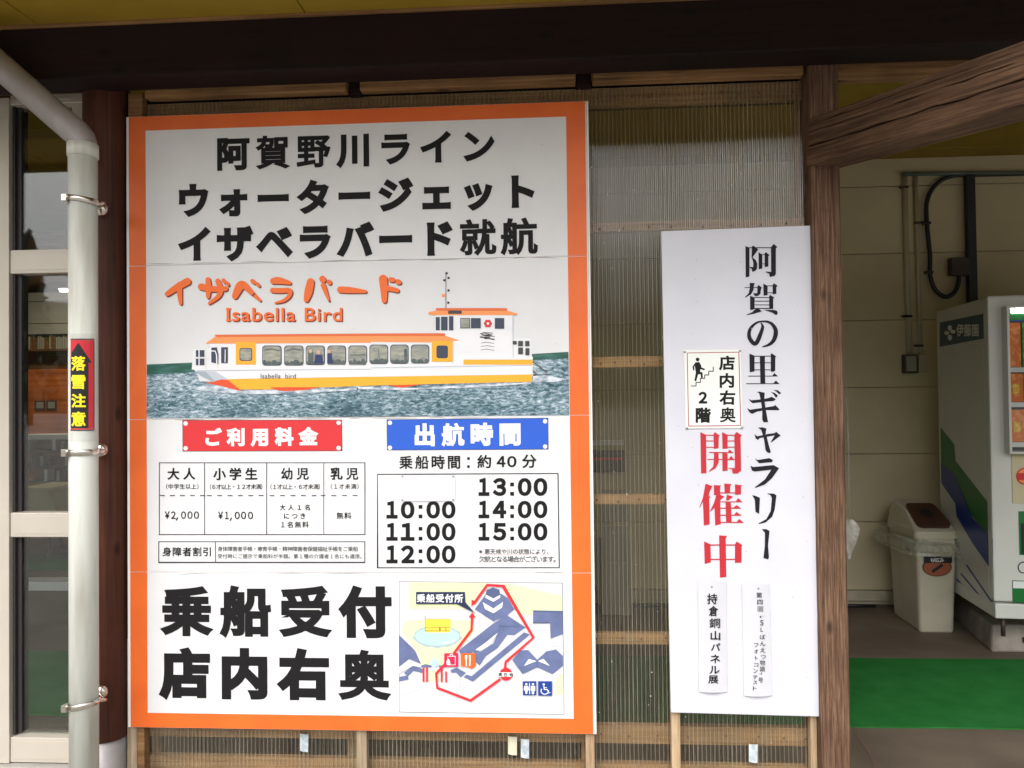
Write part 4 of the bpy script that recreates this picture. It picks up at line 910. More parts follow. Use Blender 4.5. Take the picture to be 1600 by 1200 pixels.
mp_('pictogram_figure', [stroke([(462, 680), (462, 620), (516, 620), (516, 682), (470, 682)], 4), stroke([(478, 618), (480, 606), (497, 606), (499, 618)], 4), [(455, 682), (452, 655), (468, 638), (478, 655), (482, 684)],
                         stroke([(593, 612), (596, 690)], 8), rect(586, 612, 602, 640), stroke([(622, 612), (620, 690)], 9), [(614, 612), (626, 610), (628, 655), (616, 655)],
                         circ(1027, 820, 8), [(1013, 832), (1041, 832), (1046, 862), (1036, 866), (1032, 890), (1022, 890), (1018, 866), (1008, 862)], rect(1048, 812, 1053, 892), circ(1075, 820, 8), [(1060, 832), (1090, 832), (1092, 866), (1084, 866), (1083, 892), (1067, 892), (1066, 866), (1058, 866)],
                         circ(1152, 822, 8), stroke([(1153, 832), (1156, 858), (1178, 860), (1188, 882), (1200, 880)], 6), stroke([(1152, 846), (1176, 846)], 5)] +
    strokequads([(1160 + 27 * math.cos(R(a)), 868 + 24 * math.sin(R(a)), 6) for a in range(215, -20, -15)]), 'print_white', .0066)
a = qm(238, 172); b = qm(572, 236); text('乗船受付所', (a[0], b[0], a[1], b[1]), 'print_white', .035, S0, L0 + .0058, sign)
mp_('callout', [rect(820, 736, 936, 768)], 'print_white', .0056)
a = qm(824, 738); b = qm(932, 766); text('現在地', (a[0], b[0], a[1], b[1]), K, .03, S0, L0 + .006, sign)
# shadow lines of small gaps painted along the sheet joints, dirt specks
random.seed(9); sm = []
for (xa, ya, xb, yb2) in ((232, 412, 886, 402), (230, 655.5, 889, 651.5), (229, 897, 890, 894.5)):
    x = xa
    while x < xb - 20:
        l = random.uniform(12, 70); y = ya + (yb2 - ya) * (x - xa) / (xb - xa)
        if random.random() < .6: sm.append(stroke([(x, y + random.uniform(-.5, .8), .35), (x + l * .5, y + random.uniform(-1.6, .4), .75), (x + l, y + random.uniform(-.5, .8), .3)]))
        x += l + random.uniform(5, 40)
prints('joint_shadow', sm, 'seam_grey', S0, L0 + .0004, sign)['kind'] = 'stuff'
prints('dirt_speck', [circ(random.uniform(232, 885), random.uniform(200, 1105), random.uniform(.3, .75), n=6) for k in range(46)], 'seam_grey', S0, L0 + .0007, sign)['kind'] = 'stuff'
# sign legs
for u0, u1 in ((199, 214), (557, 573), (915, 929)):
    box('leg', P(u0, 1165, .016).x, P(u1, 1165, .016).x, .0145, .044, 0, Zb + .3, 'grey_wood' if u0 < 900 else 'leg_wood', sign, bev=.003)
box('edge_lip', SX1 + .0035, SX1 + .009, -.001, .012, Zb, Zt, 'edge_white', sign, bev=.001)

# paper slip over the withdrawn sailing time
def bulge_sheet(name, quad, Y, bul, m, parent=None, nx=8, ny=14, curl=0):
    V = []; Fc = []
    (x0, y0), (x1, y1), (x2, y2), (x3, y3) = quad   # tl, tr, br, bl
    for i in range(nx + 1):
        for j in range(ny + 1):
            s_ = i / nx; t = j / ny
            u = (x0 * (1 - s_) + x1 * s_) * (1 - t) + (x3 * (1 - s_) + x2 * s_) * t; v = (y0 * (1 - s_) + y1 * s_) * (1 - t) + (y3 * (1 - s_) + y2 * s_) * t
            p = P(u, v, Y); l = bul * math.sin(math.pi * s_) + curl * (4 * (t - .5) ** 2) + bul * .25 * noise.noise(Vector((s_ * 3, t * 5, x0)))
            V.append((p.x, Y - .0008 - max(0, l), p.z))
    for i in range(nx):
        for j in range(ny): a = i * (ny + 1) + j; Fc.append((a, a + 1, a + ny + 2, a + ny + 1))
    return link(name, V, Fc, m, parent, smooth=True)
sl_t = thing('paper_slip', P(669, 762, -.003), 'blank white paper slip pinned over a sailing time at the top of the left column', 'paper slip')
bulge_sheet('slip', [q7(248, 410), q7(626, 410), q7(630, 590), q7(250, 592)], -.0012, .0015, 'slip_paper', sl_t)
for x, y in ((261, 420), (613, 420), (261, 583), (614, 581)):
    u, v = q7(x, y); p = P(u, v, -.004); sphere('pin', (p.x, -.0035, p.z), .003, 'screw', sl_t, (1, .5, 1))

# ================================================================== gallery board
GY = -.004; G0 = Plane(GY)
gx0, gx1 = P(1041, 740, GY).x, P(1274.5, 740, GY).x; gzt, gzb = P(1150, 357.5, GY).z, P(1165, 1116, GY).z
gal = thing('gallery_board', ((gx0 + gx1) / 2, GY, gzb), 'tall white board with vertical black and red gallery lettering, by the right post', 'sign board')
V = []; Fc = []; n, m_ = 10, 30
cs = [(1033.5, 361.5), (1267, 352.5), (1283, 1119.5), (1048.5, 1113)]
def gpt(s_, t): 
    u = (cs[0][0] * (1 - s_) + cs[1][0] * s_) * (1 - t) + (cs[3][0] * (1 - s_) + cs[2][0] * s_) * t; v = (cs[0][1] * (1 - s_) + cs[1][1] * s_) * (1 - t) + (cs[3][1] * (1 - s_) + cs[2][1] * s_) * t
    return P(u, v, GY)
for i in range(n + 1):
    for j in range(m_ + 1):
        p = gpt(i / n, j / m_); e = .0 if 0 < i < n else .0
        V.append((p.x, GY + .0012 * noise.noise(Vector((i * .45, j * .35, 4))) * min(1, i, n - i) * min(1, j, m_ - j), p.z))
for i in range(n):
    for j in range(m_): a = i * (m_ + 1) + j; Fc.append((a, a + 1, a + m_ + 2, a + m_ + 1))
link('board_face', V, Fc, 'gallery_white', gal, smooth=True)
c4 = [gpt(0, 0), gpt(1, 0), gpt(1, 1), gpt(0, 1)]
V = [(p.x, GY + .0016, p.z) for p in c4] + [(p.x, GY + .012, p.z) for p in c4]
link('board_core', V, [(0, 3, 2, 1), (4, 5, 6, 7), (0, 1, 5, 4), (1, 2, 6, 5), (2, 3, 7, 6), (3, 0, 4, 7)], 'edge_white', gal)
for u0, u1 in ((1049, 1063), (1266, 1283)):
    box('leg', P(u0, 1160, .016).x, min(pxl - .002, P(u1, 1160, .016).x), .0125, .044, 0, gzb + .4, 'leg_wood', gal, bev=.003)
qa = lambda X, Y: (1150 + X / 12, 370 + Y / 12)
qb = lambda X, Y: (1150 + X / 12, 460 + Y / 12)
qc = lambda X, Y: (1150 + X / 12, 545 + Y / 12)
qd = lambda X, Y: (1150 + X / 12, 610 + Y / 12)
qe = lambda X, Y: (1080 + X / 10.435, 665 + Y / 10.435)
qf = lambda X, Y: (1080 + X / 10.435, 745 + Y / 10.435)
qr = lambda X, Y: (1060 + X / 4.4444, 650 + Y / 4.4444)
LG = .0016
def GL(polys, cv, m='soft_ink_b'): return prints('brush_lettering', polys, m, G0, LG, gal, conv=cv)
M['soft_ink_b'] = mat('gallery_ink', (.014, .013, .017), .6, spec=.15)
H = lambda x0, x1, y0, y1: rect(x0, y0, x1, y1)
GL([[(175, 172), (250, 205), (250, 745), (180, 762)], H(250, 660, 199, 214),
    [(300, 175), (330, 170), (415, 240), (308, 385), (370, 440), (398, 510), (392, 600), (360, 640), (305, 660), (290, 600), (255, 585), (255, 566), (318, 570), (325, 500), (305, 420), (290, 390)],
    [(420, 290), (490, 335), (490, 595), (425, 610)], H(488, 540, 328, 342), [(535, 310), (560, 290), (625, 345), (605, 365), (605, 560), (535, 568)], H(488, 540, 503, 516),
    [(655, 195), (705, 135), (775, 195), (745, 215), (745, 700), (720, 735), (630, 755), (622, 690), (560, 668), (560, 652), (655, 660)]], qa)
GL([H(160, 400, 944, 958), [(255, 865), (355, 870), (335, 905), (325, 1000), (280, 1080), (175, 1140), (165, 1130), (235, 1060), (258, 960)], [(400, 930), (420, 905), (485, 955), (465, 990), (455, 1070), (415, 1108), (350, 1112), (330, 1074), (320, 1058), (395, 1060)],
    [(510, 880), (590, 920), (590, 1095), (515, 1105)], H(588, 690, 914, 928), H(588, 690, 1043, 1056), [(685, 905), (710, 870), (780, 920), (755, 940), (755, 1070), (685, 1078)],
    [(262, 1105), (345, 1140), (345, 1360), (262, 1375)], H(343, 625, 1133, 1146), H(343, 625, 1200, 1213), H(343, 625, 1270, 1283), H(343, 625, 1336, 1352), [(620, 1110), (640, 1090), (720, 1145), (695, 1160), (695, 1352), (620, 1352)],
    [(375, 1345), (430, 1350), (480, 1400), (330, 1445), (195, 1468), (190, 1460), (300, 1415)], [(520, 1370), (700, 1372), (760, 1385), (780, 1420), (770, 1460), (740, 1465), (690, 1425)]], qa)
GL(strokequads(subdiv_path([(485, 985, 12), (600, 950, 45), (690, 880, 70), (737, 770, 84), (737, 660, 78), (680, 565, 58), (600, 515, 40), (500, 505, 30), (400, 525, 36), (310, 590, 50), (255, 670, 62), (242, 770, 70), (275, 860, 75), (345, 925, 72), (400, 880, 78), (450, 760, 75), (490, 650, 62), (495, 590, 48), (462, 530, 12)], 4)), qb)
GL([[(250, 88), (345, 130), (345, 425), (255, 440)], [(445, 140), (540, 140), (540, 400), (548, 655), (455, 655)], [(650, 100), (665, 85), (755, 145), (735, 160), (732, 415), (690, 432), (650, 430)], H(343, 652, 131, 144), H(343, 652, 255, 269), H(343, 652, 387, 401),
    H(230, 780, 505, 518), [(680, 508), (715, 455), (782, 514)], H(190, 808, 647, 661), [(695, 650), (745, 595), (812, 658)]], qc)
GL([[(385, 30), (440, 22), (535, 45), (530, 160), (550, 330), (600, 590), (520, 598), (490, 550), (490, 380), (470, 240), (445, 100), (430, 50)], [(235, 158), (290, 185), (440, 170), (600, 145), (665, 118), (745, 165), (700, 200), (540, 212), (310, 240), (275, 215)],
    [(205, 330), (260, 362), (480, 330), (700, 295), (735, 275), (810, 350), (800, 372), (560, 368), (400, 395), (300, 440), (250, 410)], [(650, 30), (720, 45), (780, 90), (765, 135), (740, 130), (700, 70)], [(700, -10), (780, -2), (840, 45), (820, 75), (795, 65), (750, 20)]], qd)
GL([[(410, 698), (500, 692), (570, 715), (555, 780), (600, 980), (648, 1150), (640, 1172), (600, 1170), (555, 1130), (520, 900), (470, 740)], [(345, 820), (400, 860), (600, 815), (720, 800), (750, 775), (835, 845), (660, 975), (650, 965), (725, 840), (440, 895), (410, 930), (365, 895)]], qd)
GL([[(530, 295), (550, 305), (630, 292), (655, 305), (650, 320), (560, 328)], [(500, 345), (520, 354), (660, 340), (698, 362), (650, 430), (600, 475), (535, 498), (530, 494), (600, 440), (645, 372), (530, 385), (510, 378)]], qr)
GL([[(512, 548), (540, 556), (565, 568), (560, 680), (535, 665), (530, 580)], [(615, 537), (660, 538), (680, 550), (668, 650), (650, 700), (605, 738), (558, 750), (556, 745), (610, 715), (640, 660), (648, 570), (640, 550)]], qr)
GL([[(578, 785), (610, 785), (632, 798), (622, 900), (628, 980), (622, 995), (590, 985), (600, 900), (600, 810)]], qr)
RDm = 'red_lettering'
GL([[(148, 105), (240, 150), (248, 775), (160, 780)], H(238, 362, 149, 165), H(238, 362, 242, 257), H(238, 372, 345, 359), [(360, 145), (385, 105), (468, 165), (448, 185), (445, 365), (370, 380)], [(503, 105), (592, 150), (592, 375), (508, 378)],
    H(590, 705, 149, 164), H(590, 705, 242, 257), H(590, 705, 343, 357), [(700, 150), (738, 102), (825, 160), (803, 180), (812, 735), (750, 780), (672, 778), (665, 710), (610, 702), (610, 690), (712, 690)], H(290, 685, 430, 445), [(595, 435), (620, 390), (687, 442)],
    H(265, 715, 544, 559), [(605, 550), (650, 492), (700, 552)], [(370, 445), (445, 445), (445, 600), (400, 690), (300, 748), (285, 742), (355, 670), (368, 560)], [(505, 445), (592, 445), (592, 728), (508, 740)]], qe, RDm)
GL([[(232, 110), (345, 150), (300, 240), (285, 315), (310, 320), (310, 335), (292, 350), (298, 775), (205, 792), (190, 400), (140, 505), (130, 498), (190, 340)], [(368, 135), (488, 140), (470, 165), (470, 290), (400, 298), (370, 300)], [(538, 108), (660, 118), (635, 150), (630, 255), (545, 258)],
    [(712, 120), (832, 138), (812, 155), (810, 285), (715, 292)], H(468, 716, 252, 268), [(405, 300), (470, 290), (540, 320), (470, 380), (480, 770), (390, 792), (380, 500), (315, 565), (305, 558), (370, 430)], [(580, 290), (685, 322), (610, 380), (565, 385)], [(558, 400), (645, 400), (658, 745), (568, 745)],
    H(468, 830, 399, 413), [(725, 402), (765, 345), (832, 410)], H(470, 805, 502, 518), [(680, 505), (740, 460), (807, 514)], H(476, 815, 617, 633), [(690, 622), (738, 570), (817, 630)], H(478, 850, 734, 749), [(735, 738), (780, 685), (854, 745)]], qf, RDm)
GL([[(178, 870), (222, 890), (225, 1015), (182, 1027)], [(392, 890), (405, 870), (443, 895), (438, 905), (438, 1017), (392, 1020)], H(220, 394, 891, 899), H(220, 394, 991, 999), [(282, 828), (338, 832), (328, 850), (332, 1118), (288, 1122)]], qr, RDm)
prints('dirt_speck', [circ(random.uniform(1052, 1262), random.uniform(365, 1105), random.uniform(.4, 1.0), n=6) for k in range(40)], 'seam_grey', G0, LG + .0006, gal)['kind'] = 'stuff'
# direction plate with stair pictogram
qp = lambda X, Y: (1050 + X / 8, 530 + Y / 8)
PLY = GY - .004; PP = Plane(PLY)
pl = thing('direction_plate', P(1114, 610, PLY), 'small plate with a stair-climbing figure screwed onto the tall white gallery board', 'plate')
c4 = [P(*qp(x, y), PLY) for x, y in ((150, 135), (858, 128), (885, 1112), (172, 1118))]
link('plate_sheet', [(p.x, PLY, p.z) for p in c4] + [(p.x, PLY + .0028, p.z) for p in c4], [(0, 3, 2, 1), (4, 5, 6, 7), (0, 1, 5, 4), (1, 2, 6, 5), (2, 3, 7, 6), (3, 0, 4, 7)], 'plate', pl)
prints('red_frame', [stroke([(188, 172), (835, 162)], 9), stroke([(835, 158), (858, 1085)], 11), stroke([(190, 172), (207, 1085)], 10), stroke([(205, 1086), (858, 1080)], 10)], 'plate_red', PP, .0003, pl, conv=qp)
prints('stair_figure', [circ(320, 253, 23), [(290, 290), (340, 285), (366, 330), (345, 430), (300, 430), (285, 340)], [(288, 298), (255, 345), (265, 392), (281, 387), (275, 345), (297, 322)], [(345, 318), (372, 355), (412, 370), (405, 389), (360, 376), (338, 345)],
                        [(300, 400), (332, 420), (302, 525), (280, 520)], [(310, 398), (380, 415), (386, 482), (364, 486), (356, 437), (320, 440)]] +
       [stroke(p, 11) for p in ([(235, 585), (303, 585)], [(300, 585), (300, 538)], [(298, 540), (358, 540)], [(355, 540), (355, 488)], [(352, 490), (412, 490)], [(408, 490), (408, 446)], [(405, 447), (462, 447)], [(459, 447), (459, 400)], [(456, 400), (520, 400)], [(515, 400), (515, 345)])], 'ink', PP, .0003, pl, conv=qp)
def q8b(x0, x1, y0, y1): a = qp(x0, y0); b = qp(x1, y1); return (a[0], b[0], a[1], b[1])
text('店内右奥', None, K, .035, PP, .0003, pl, boxes=[q8b(585, 785, 205, 390), q8b(595, 775, 425, 608), q8b(590, 790, 638, 822), q8b(595, 800, 850, 1040)], thin=.6)
text('２階', None, K, .045, PP, .0003, pl, boxes=[q8b(328, 440, 657, 805), q8b(295, 488, 855, 1045)])
for x, y in ((160, 160), (848, 145), (188, 1112), (875, 1105)):
    p = P(*qp(x, y), PLY); sphere('screw', (p.x, PLY - .0005, p.z), .0038, 'screw', pl, (1, .5, 1))
# two paper strips
qs = lambda X, Y: (1070 + X / 5.2176, 890 + Y / 5.2176)
sa = thing('paper_strip', P(1114, 995, GY - .006), 'left paper strip with one bold line of vertical writing, low on the gallery board', 'paper strip')
bulge_sheet('strip', [qs(108, 88), qs(338, 95), qs(345, 995), qs(115, 995)], GY - .002, .0075, 'paper', sa, curl=.001)
SP = Plane(GY - .0125)
cells = [(182, 266, 195, 282), (195, 272, 295, 380), (200, 288, 395, 476), (210, 290, 500, 575), (212, 290, 600, 662), (208, 288, 692, 762), (200, 284, 785, 850), (190, 274, 862, 936)]
text('持倉銅山パネル展', None, K, .02, SP, .0, sa, boxes=[(qs(a, 0)[0], qs(b, 0)[0], qs(0, c)[1], qs(0, d)[1]) for a, b, c, d in cells], thin=.6)
for x, y, m in ((217, 138, 'screw'), (225, 972, 'print_white')): p = P(*qs(x, y), GY - .008); sphere('pin', (p.x, GY - .0125, p.z), .0032, m, sa, (1, .5, 1))
sb = thing('paper_strip', P(1185, 995, GY - .006), 'right paper strip with two small lines of vertical writing, low on the gallery board', 'paper strip')
bulge_sheet('strip', [qs(465, 112), qs(690, 118), qs(712, 1025), qs(482, 1028)], GY - .002, .0075, 'paper', sb, curl=.001)
cells = [(582, 630, 185, 232), (590, 636, 246, 284), (594, 638, 300, 342), (612, 650, 378, 392), (615, 642, 410, 455), (618, 638, 472, 505), (612, 656, 528, 568), (612, 658, 585, 622), (615, 658, 638, 676), (618, 660, 696, 724), (612, 655, 738, 780), (612, 655, 788, 830), (600, 630, 840, 852), (600, 638, 880, 922)]
text('第四回「SLばんえつ物語」号', None, 'soft_ink', .008, SP, .0, sb, boxes=[(qs(a, 0)[0], qs(b, 0)[0], qs(0, c)[1], qs(0, d)[1]) for a, b, c, d in cells])
cells = [(566, 600, 600, 632), (568, 598, 650, 684), (572, 596, 704, 738), (565, 600, 762, 790), (560, 596, 808, 842), (556, 594, 860, 892), (556, 592, 906, 935), (556, 586, 950, 985)]
text('フォトコンテスト', None, 'soft_ink', .008, SP, .0, sb, boxes=[(qs(a, 0)[0], qs(b, 0)[0], qs(0, c)[1], qs(0, d)[1]) for a, b, c, d in cells])
for x, y, m in ((598, 150, 'screw'), (595, 990, 'print_white')): p = P(*qs(x, y), GY - .008); sphere('pin', (p.x, GY - .0125, p.z), .0032, m, sb, (1, .5, 1))
# tags stuck to the sheet low down
for (u0, u1, v0, v1, m, lb) in ((469, 482, 1146, 1175, 'glue_tag', 'faded white tag stuck on the plastic below the large black characters'), (794, 808, 1150, 1180, 'cream_tag', 'torn cream tag stuck under the map corner of the ferry board'), (814, 827, 1154, 1185, 'glue_tag', 'faded white tag right of the torn cream tag'), (1170, 1184, 1162, 1192, 'glue_tag', 'faded white tag on the plastic under the gallery board')):
    o = bulge_sheet('tag', [(u0, v0), (u1, v0 + 1), (u1 - .5, v1), (u0, v1 - 2)], SY - .006, .003, m, None, nx=4, ny=4); tag(o, lb, 'tag', 'tags stuck on the corrugated plastic')
    for k in range(3): pass

# ================================================================== passage fittings on the cream wall
YW = WY - .012
def wtube(name, pts, rpx, m, parent=None, Y=YW, n=10):
    return tube(name, [P(u, v, Y) for u, v in pts], rpx * 5.6 / 1200, m, parent, n=n)
cdt = thing('wall_conduit', P(1420, 560, YW), 'pair of cream conduits running down the wall to a dark switch box', 'conduit')
wtube('pipe', [(1413, 272), (1417, 420), (1421, 552)], 4.2, 'conduit', cdt)
wtube('pipe', [(1430, 274), (1434, 420), (1438, 552)], 3.4, 'conduit', cdt)
wtube('top_pipe', [(1410, 272), (1500, 271), (1620, 270)], 3, 'teal_pipe', cdt, Y=YW - .03)
for u, v in ((1413, 292), (1436, 348), (1417, 494), (1436, 540), (1419, 494)):
    pbox('saddle', u - 7, u + 7, v - 1.8, v + 1.8, YW - .02, .015, 'box_grey', cdt)
pbox('switch_box', 1413.5, 1435, 553.5, 583, YW - .05, .05, 'box_grey', cdt, bev=.006)
pbox('switch_face', 1416.5, 1432, 556.5, 580, YW - .053, .0028, 'shop_grey', cdt, bev=.002)
pbox('blank_cover', 1436, 1450, 554, 581, YW - .03, .03, 'conduit', cdt, bev=.004)
cb = thing('black_cable', P(1460, 380, YW), 'thick black cable looping down the wall into a brown junction box', 'cable')
wtube('cable', [tuple(p)[:2] for p in smoothpath([(1620, 271, 0), (1540, 273, 0), (1490, 275, 0), (1464, 287, 0), (1449, 312, 0), (1448, 345, 0), (1453, 400, 0), (1453, 428, 0), (1461, 452, 0), (1478, 464, 0), (1492, 456, 0), (1498, 440, 0), (1498, 428, 0)], 6)], 3.2, 'black_plastic', cb, Y=YW - .025)
pbox('junction_box', 1487, 1516, 402, 430, YW - .06, .06, 'box_grey', cb, bev=.008)
for u, v in ((1449, 348), (1453, 425)): pbox('saddle', u - 6, u + 6, v - 2, v + 2, YW - .045, .03, 'black_plastic', cb)
dk = thing('cable_duct', P(1518, 380, YW), 'dark vertical duct on the cream wall above the vending machine', 'duct')
V = [P(u, v, YW - .05) for u, v in ((1510.5, 272), (1523.5, 272), (1528.5, 485), (1516, 485))]; V += [p + Vector((0, .045, 0)) for p in V]
link('duct_body', V, [(0, 3, 2, 1), (4, 5, 6, 7), (0, 1, 5, 4), (1, 2, 6, 5), (2, 3, 7, 6), (3, 0, 4, 7)], 'dark_metal', dk)
# hanging plastic bag just behind the post
hb = thing('hanging_bag', P(1328, 850, .6), 'crumpled clear plastic bag hanging just right of the timber post', 'plastic bag')
V = []; Fc = []; nn = 14
for j in range(9):
    t = j / 8
    for k in range(nn):
        q = 2 * math.pi * k / nn; rad = (.006 + .035 * math.sin(math.pi * min(1, t * 1.15 + .08)) ** .8) * (1 + .45 * noise.noise(Vector((math.cos(q) * 2, math.sin(q) * 2, t * 3))))
        c = P(1327, 812 + 62 * t, .6); V.append((c.x + rad * math.cos(q), c.y + rad * .6 * math.sin(q), c.z))
for j in range(8):
    for k in range(nn): Fc.append((j * nn + k, j * nn + (k + 1) % nn, (j + 1) * nn + (k + 1) % nn, (j + 1) * nn + k))
Fc.append(tuple(range(8 * nn, 9 * nn))); link('bag_film', V, Fc, 'bag', hb, smooth=False)
tube('bag_string', [P(1327, 812, .6), P(1326, 700, .6), P(1322, 600, .6)], .0015, 'bag', hb, n=6)

# ------------------------------------------------------------------ rubbish bin
fl = PZ(1437, 988); frr = PZ(1493, 989); bl = PZ(1402, 958)
bw_ = (frr - fl).length; xd = (frr - fl).normalized(); yd = Vector((-xd.y, xd.x, 0)); bd = .40
yb = (bl - fl); 
if yb.length > .2: bd = min(.46, max(.36, yb.dot(yd)))
BC = (fl + frr) / 2 + yd * bd / 2
bn = thing('rubbish_bin', BC, 'beige push-lid rubbish bin with a brown flap, beside the vending machine', 'bin')
def bp(a, b, z): return BC + xd * a + yd * b + Vector((0, 0, z))
def loft(name, secs, m, parent, capb=True, capt=True, bev=0, smooth=False, n=5):
    """secs: (z, half width, half depth, centre offset depth, corner radius, tilt)"""
    V = []; Fc = []; cnt = None
    for z, hw, hd_, oy, rc, tl in secs:
        ring = rrect(-hw, -hd_, hw, hd_, rc, n); cnt = len(ring)
        for a, b in ring: V.append(bp(a, b + oy, z + tl * (b / hd_)))
    for i in range(len(secs) - 1):
        for j in range(cnt): Fc.append((i * cnt + j, i * cnt + (j + 1) % cnt, (i + 1) * cnt + (j + 1) % cnt, (i + 1) * cnt + j))
    if capb: Fc.append(tuple(range(cnt))[::-1])
    if capt: Fc.append(tuple(range((len(secs) - 1) * cnt, len(secs) * cnt)))
    return link(name, V, Fc, m, parent, smooth=smooth)
hw = bw_ / 2; hd2 = bd / 2
ztop = .585
loft('body', [(.0, hw - .008, hd2 - .008, 0, .02, 0), (.01, hw - .003, hd2 - .003, 0, .025, 0), (ztop - .05, hw + .012, hd2 + .012, 0, .025, 0), (ztop, hw + .012, hd2 + .012, 0, .025, 0)], 'bin', bn)
lid = loft('lid', [(ztop + .001, hw + .024, hd2 + .022, 0, .03, 0), (ztop + .045, hw + .022, hd2 + .02, 0, .03, .0), (ztop + .10, hw + .014, hd2 - .01, .012, .03, .035), (ztop + .165, hw - .0, hd2 - .085, .06, .03, .03), (ztop + .175, hw - .015, hd2 - .11, .07, .025, .02)], 'bin', bn)
# flap: brown plate lying on the sloping front of the lid
V = []
zs_ = lambda b: None
A = [bp(-hw + .004, -hd2 + .0, ztop + .068), bp(hw - .004, -hd2 + .0, ztop + .068), bp(hw - .014, hd2 * .12, ztop + .178), bp(-hw + .014, hd2 * .12, ztop + .178)]
nrm = (A[1] - A[0]).cross(A[3] - A[0]).normalized()
if nrm.z < 0: nrm = -nrm
rr_ = rrect(0, 0, 1, 1, .16, 5)
V = []
for L_ in (-.004, .012):
    for s_, t in rr_:
        V.append((A[0] * (1 - s_) + A[1] * s_) * (1 - t) + (A[3] * (1 - s_) + A[2] * s_) * t + nrm * L_)
k_ = len(rr_); Fc = [tuple(range(k_))[::-1], tuple(range(k_, 2 * k_))] + [(i, (i + 1) % k_, k_ + (i + 1) % k_, k_ + i) for i in range(k_)]
link('flap', V, Fc, 'bin_flap', lid)
ce_ = (A[0] + A[1] + A[2] + A[3]) / 4 + nrm * .013
ux = (A[1] - A[0]).normalized(); uy = nrm.cross(ux)
V = [ce_ + uy * .015 + (ux * math.cos(2 * math.pi * k / 20) * .04 + uy * math.sin(2 * math.pi * k / 20) * .05) + nrm * .001 for k in range(20)]
link('finger_hollow', V, [tuple(range(20))], 'black_plastic', lid)
# label: black band, brown disc, words
fyn = -yd; FP = APlane(BC - yd * (hd2 + .012), fyn)
lbl = prints('bin_label', [circ(1464, 886, 23, 14.5, 28)], 'black_plastic', FP, .003, bn)
prints('bin_label', [circ(1464, 886.5, 21.5, 13.2, 28)], 'bin_label', FP, .0045, bn)
prints('bin_label', [rect(1443, 868.5, 1487, 879.5)], 'black_plastic', FP, .006, bn)
prints('bin_label', [stroke([(1456, 893), (1472, 882)], 5)], 'black_plastic', FP, .007, bn)
text('もえるごみ', (1453, 1474, 871, 878), 'print_white', .01, FP, .008, bn, direct=True)
# bag folded over the rim
V = []; Fc = []; nn = 90
random.seed(11)
prof = [(.545, .004), (.58, .028), (.56, .050), (.52, .060), (.505, .042), (.49, .066)]
for i, (z, off) in enumerate(prof):
    ring = rrect(-hw - .012 - off, -hd2 - .012 - off, hw + .012 + off, hd2 + .012 + off, .05, 22)
    for j, (a, b) in enumerate(ring):
        f_ = noise.noise(Vector((a * 40, b * 40, z * 30))) * 1.5; g_ = noise.noise(Vector((a * 9, b * 9, 3)))
        k = 1 + (.10 * f_ + .04 * g_) * (i > 0); V.append(bp(a * k - .02 * (i > 1) * (a < 0), b * k, z + (.03 * g_ + .012 * f_) * (i > 0)))
cnt = len(ring)
for i in range(len(prof) - 1):
    for j in range(cnt): Fc.append((i * cnt + j, i * cnt + (j + 1) % cnt, (i + 1) * cnt + (j + 1) % cnt, (i + 1) * cnt + j))
link('bin_bag', V, Fc, 'bag', bn)

# ------------------------------------------------------------------ vending machine
vf = P(1549, 700, 1.84); vz0 = P(1556, 957, 1.84).z; vz1 = P(1549, 463, 1.84).z
vr = P(1467, 700, 2.62)
yv = Vector((vr.x - vf.x, vr.y - vf.y, 0)); vdep = yv.length; yv.normalize(); xv = Vector((yv.y, -yv.x, 0))
VO = Vector((vf.x, vf.y, 0)); VW = 1.0
vm_ = thing('vending_machine', VO + xv * .5 + yv * .4, 'white drink vending machine with green and blue bands on its side', 'vending machine')
def vp(a, b, z): return VO + xv * a + yv * b + Vector((0, 0, z))
def vbox(name, a0, a1, b0, b1, z0, z1, m, parent=vm_, bev=.003, **k):
    return link(name, [vp(a0, b0, z0), vp(a1, b0, z0), vp(a1, b1, z0), vp(a0, b1, z0), vp(a0, b0, z1), vp(a1, b0, z1), vp(a1, b1, z1), vp(a0, b1, z1)], BF, m, parent, bev=bev, **k)
vbox('cabinet', .0, VW, .075, vdep, vz0 + .03, vz1, 'machine', bev=.008)
vd = vbox('door', -.004, VW + .004, .0, .068, vz0 + .06, vz1 + .003, 'machine', bev=.014)
vbox('base_plate', -.002, VW, -.01, vdep - .05, vz0 - .03, vz0 + .052, 'machine', bev=.006)
for a, b in ((.06, .05), (.94, .05), (.06, vdep - .1), (.94, vdep - .1)): tube('foot', [vp(a, b, .13), vp(a, b, vz0 - .028)], .012, 'box_grey', vm_)
# side graphics
SPn = APlane(VO, -xv)
prints('side_band', [[(1468.5, 504), (1542.5, 489), (1543, 528), (1468.5, 542)]], 'machine_teal', SPn, .0015, vm_)
prints('side_band', [[(1468.5, 531), (1542.8, 515), (1543, 528), (1468.5, 542)]], 'machine_blue', SPn, .003, vm_) if False else None
text('伊藤園', (1495, 1530, 506, 526), 'print_white', .025, SPn, .003, vm_, direct=True, adv=1.0)
prints('leaf_mark', [circ(1485 + dx, 519.5 + dy, 3.4 if not dx else 4, 4.6 if dx == 0 else 3.2, 14) for dx, dy in ((0, -7), (-5, .8), (5, -1.2), (0, 8))], 'print_white', SPn, .003, vm_)
q9 = lambda X, Y: (1300 + X / 3, 440 + Y / 3)
q10 = lambda X, Y: (1380 + X / 4.4454, 770 + Y / 4.4454)
prints('side_stripe', [[q9(510, 682), q9(575, 765), q9(580, 840), q9(748, 1055), q9(750, 1150), q10(763, 330), q10(625, 170), q9(512, 855)]], 'machine_green', SPn, .0015, vm_)
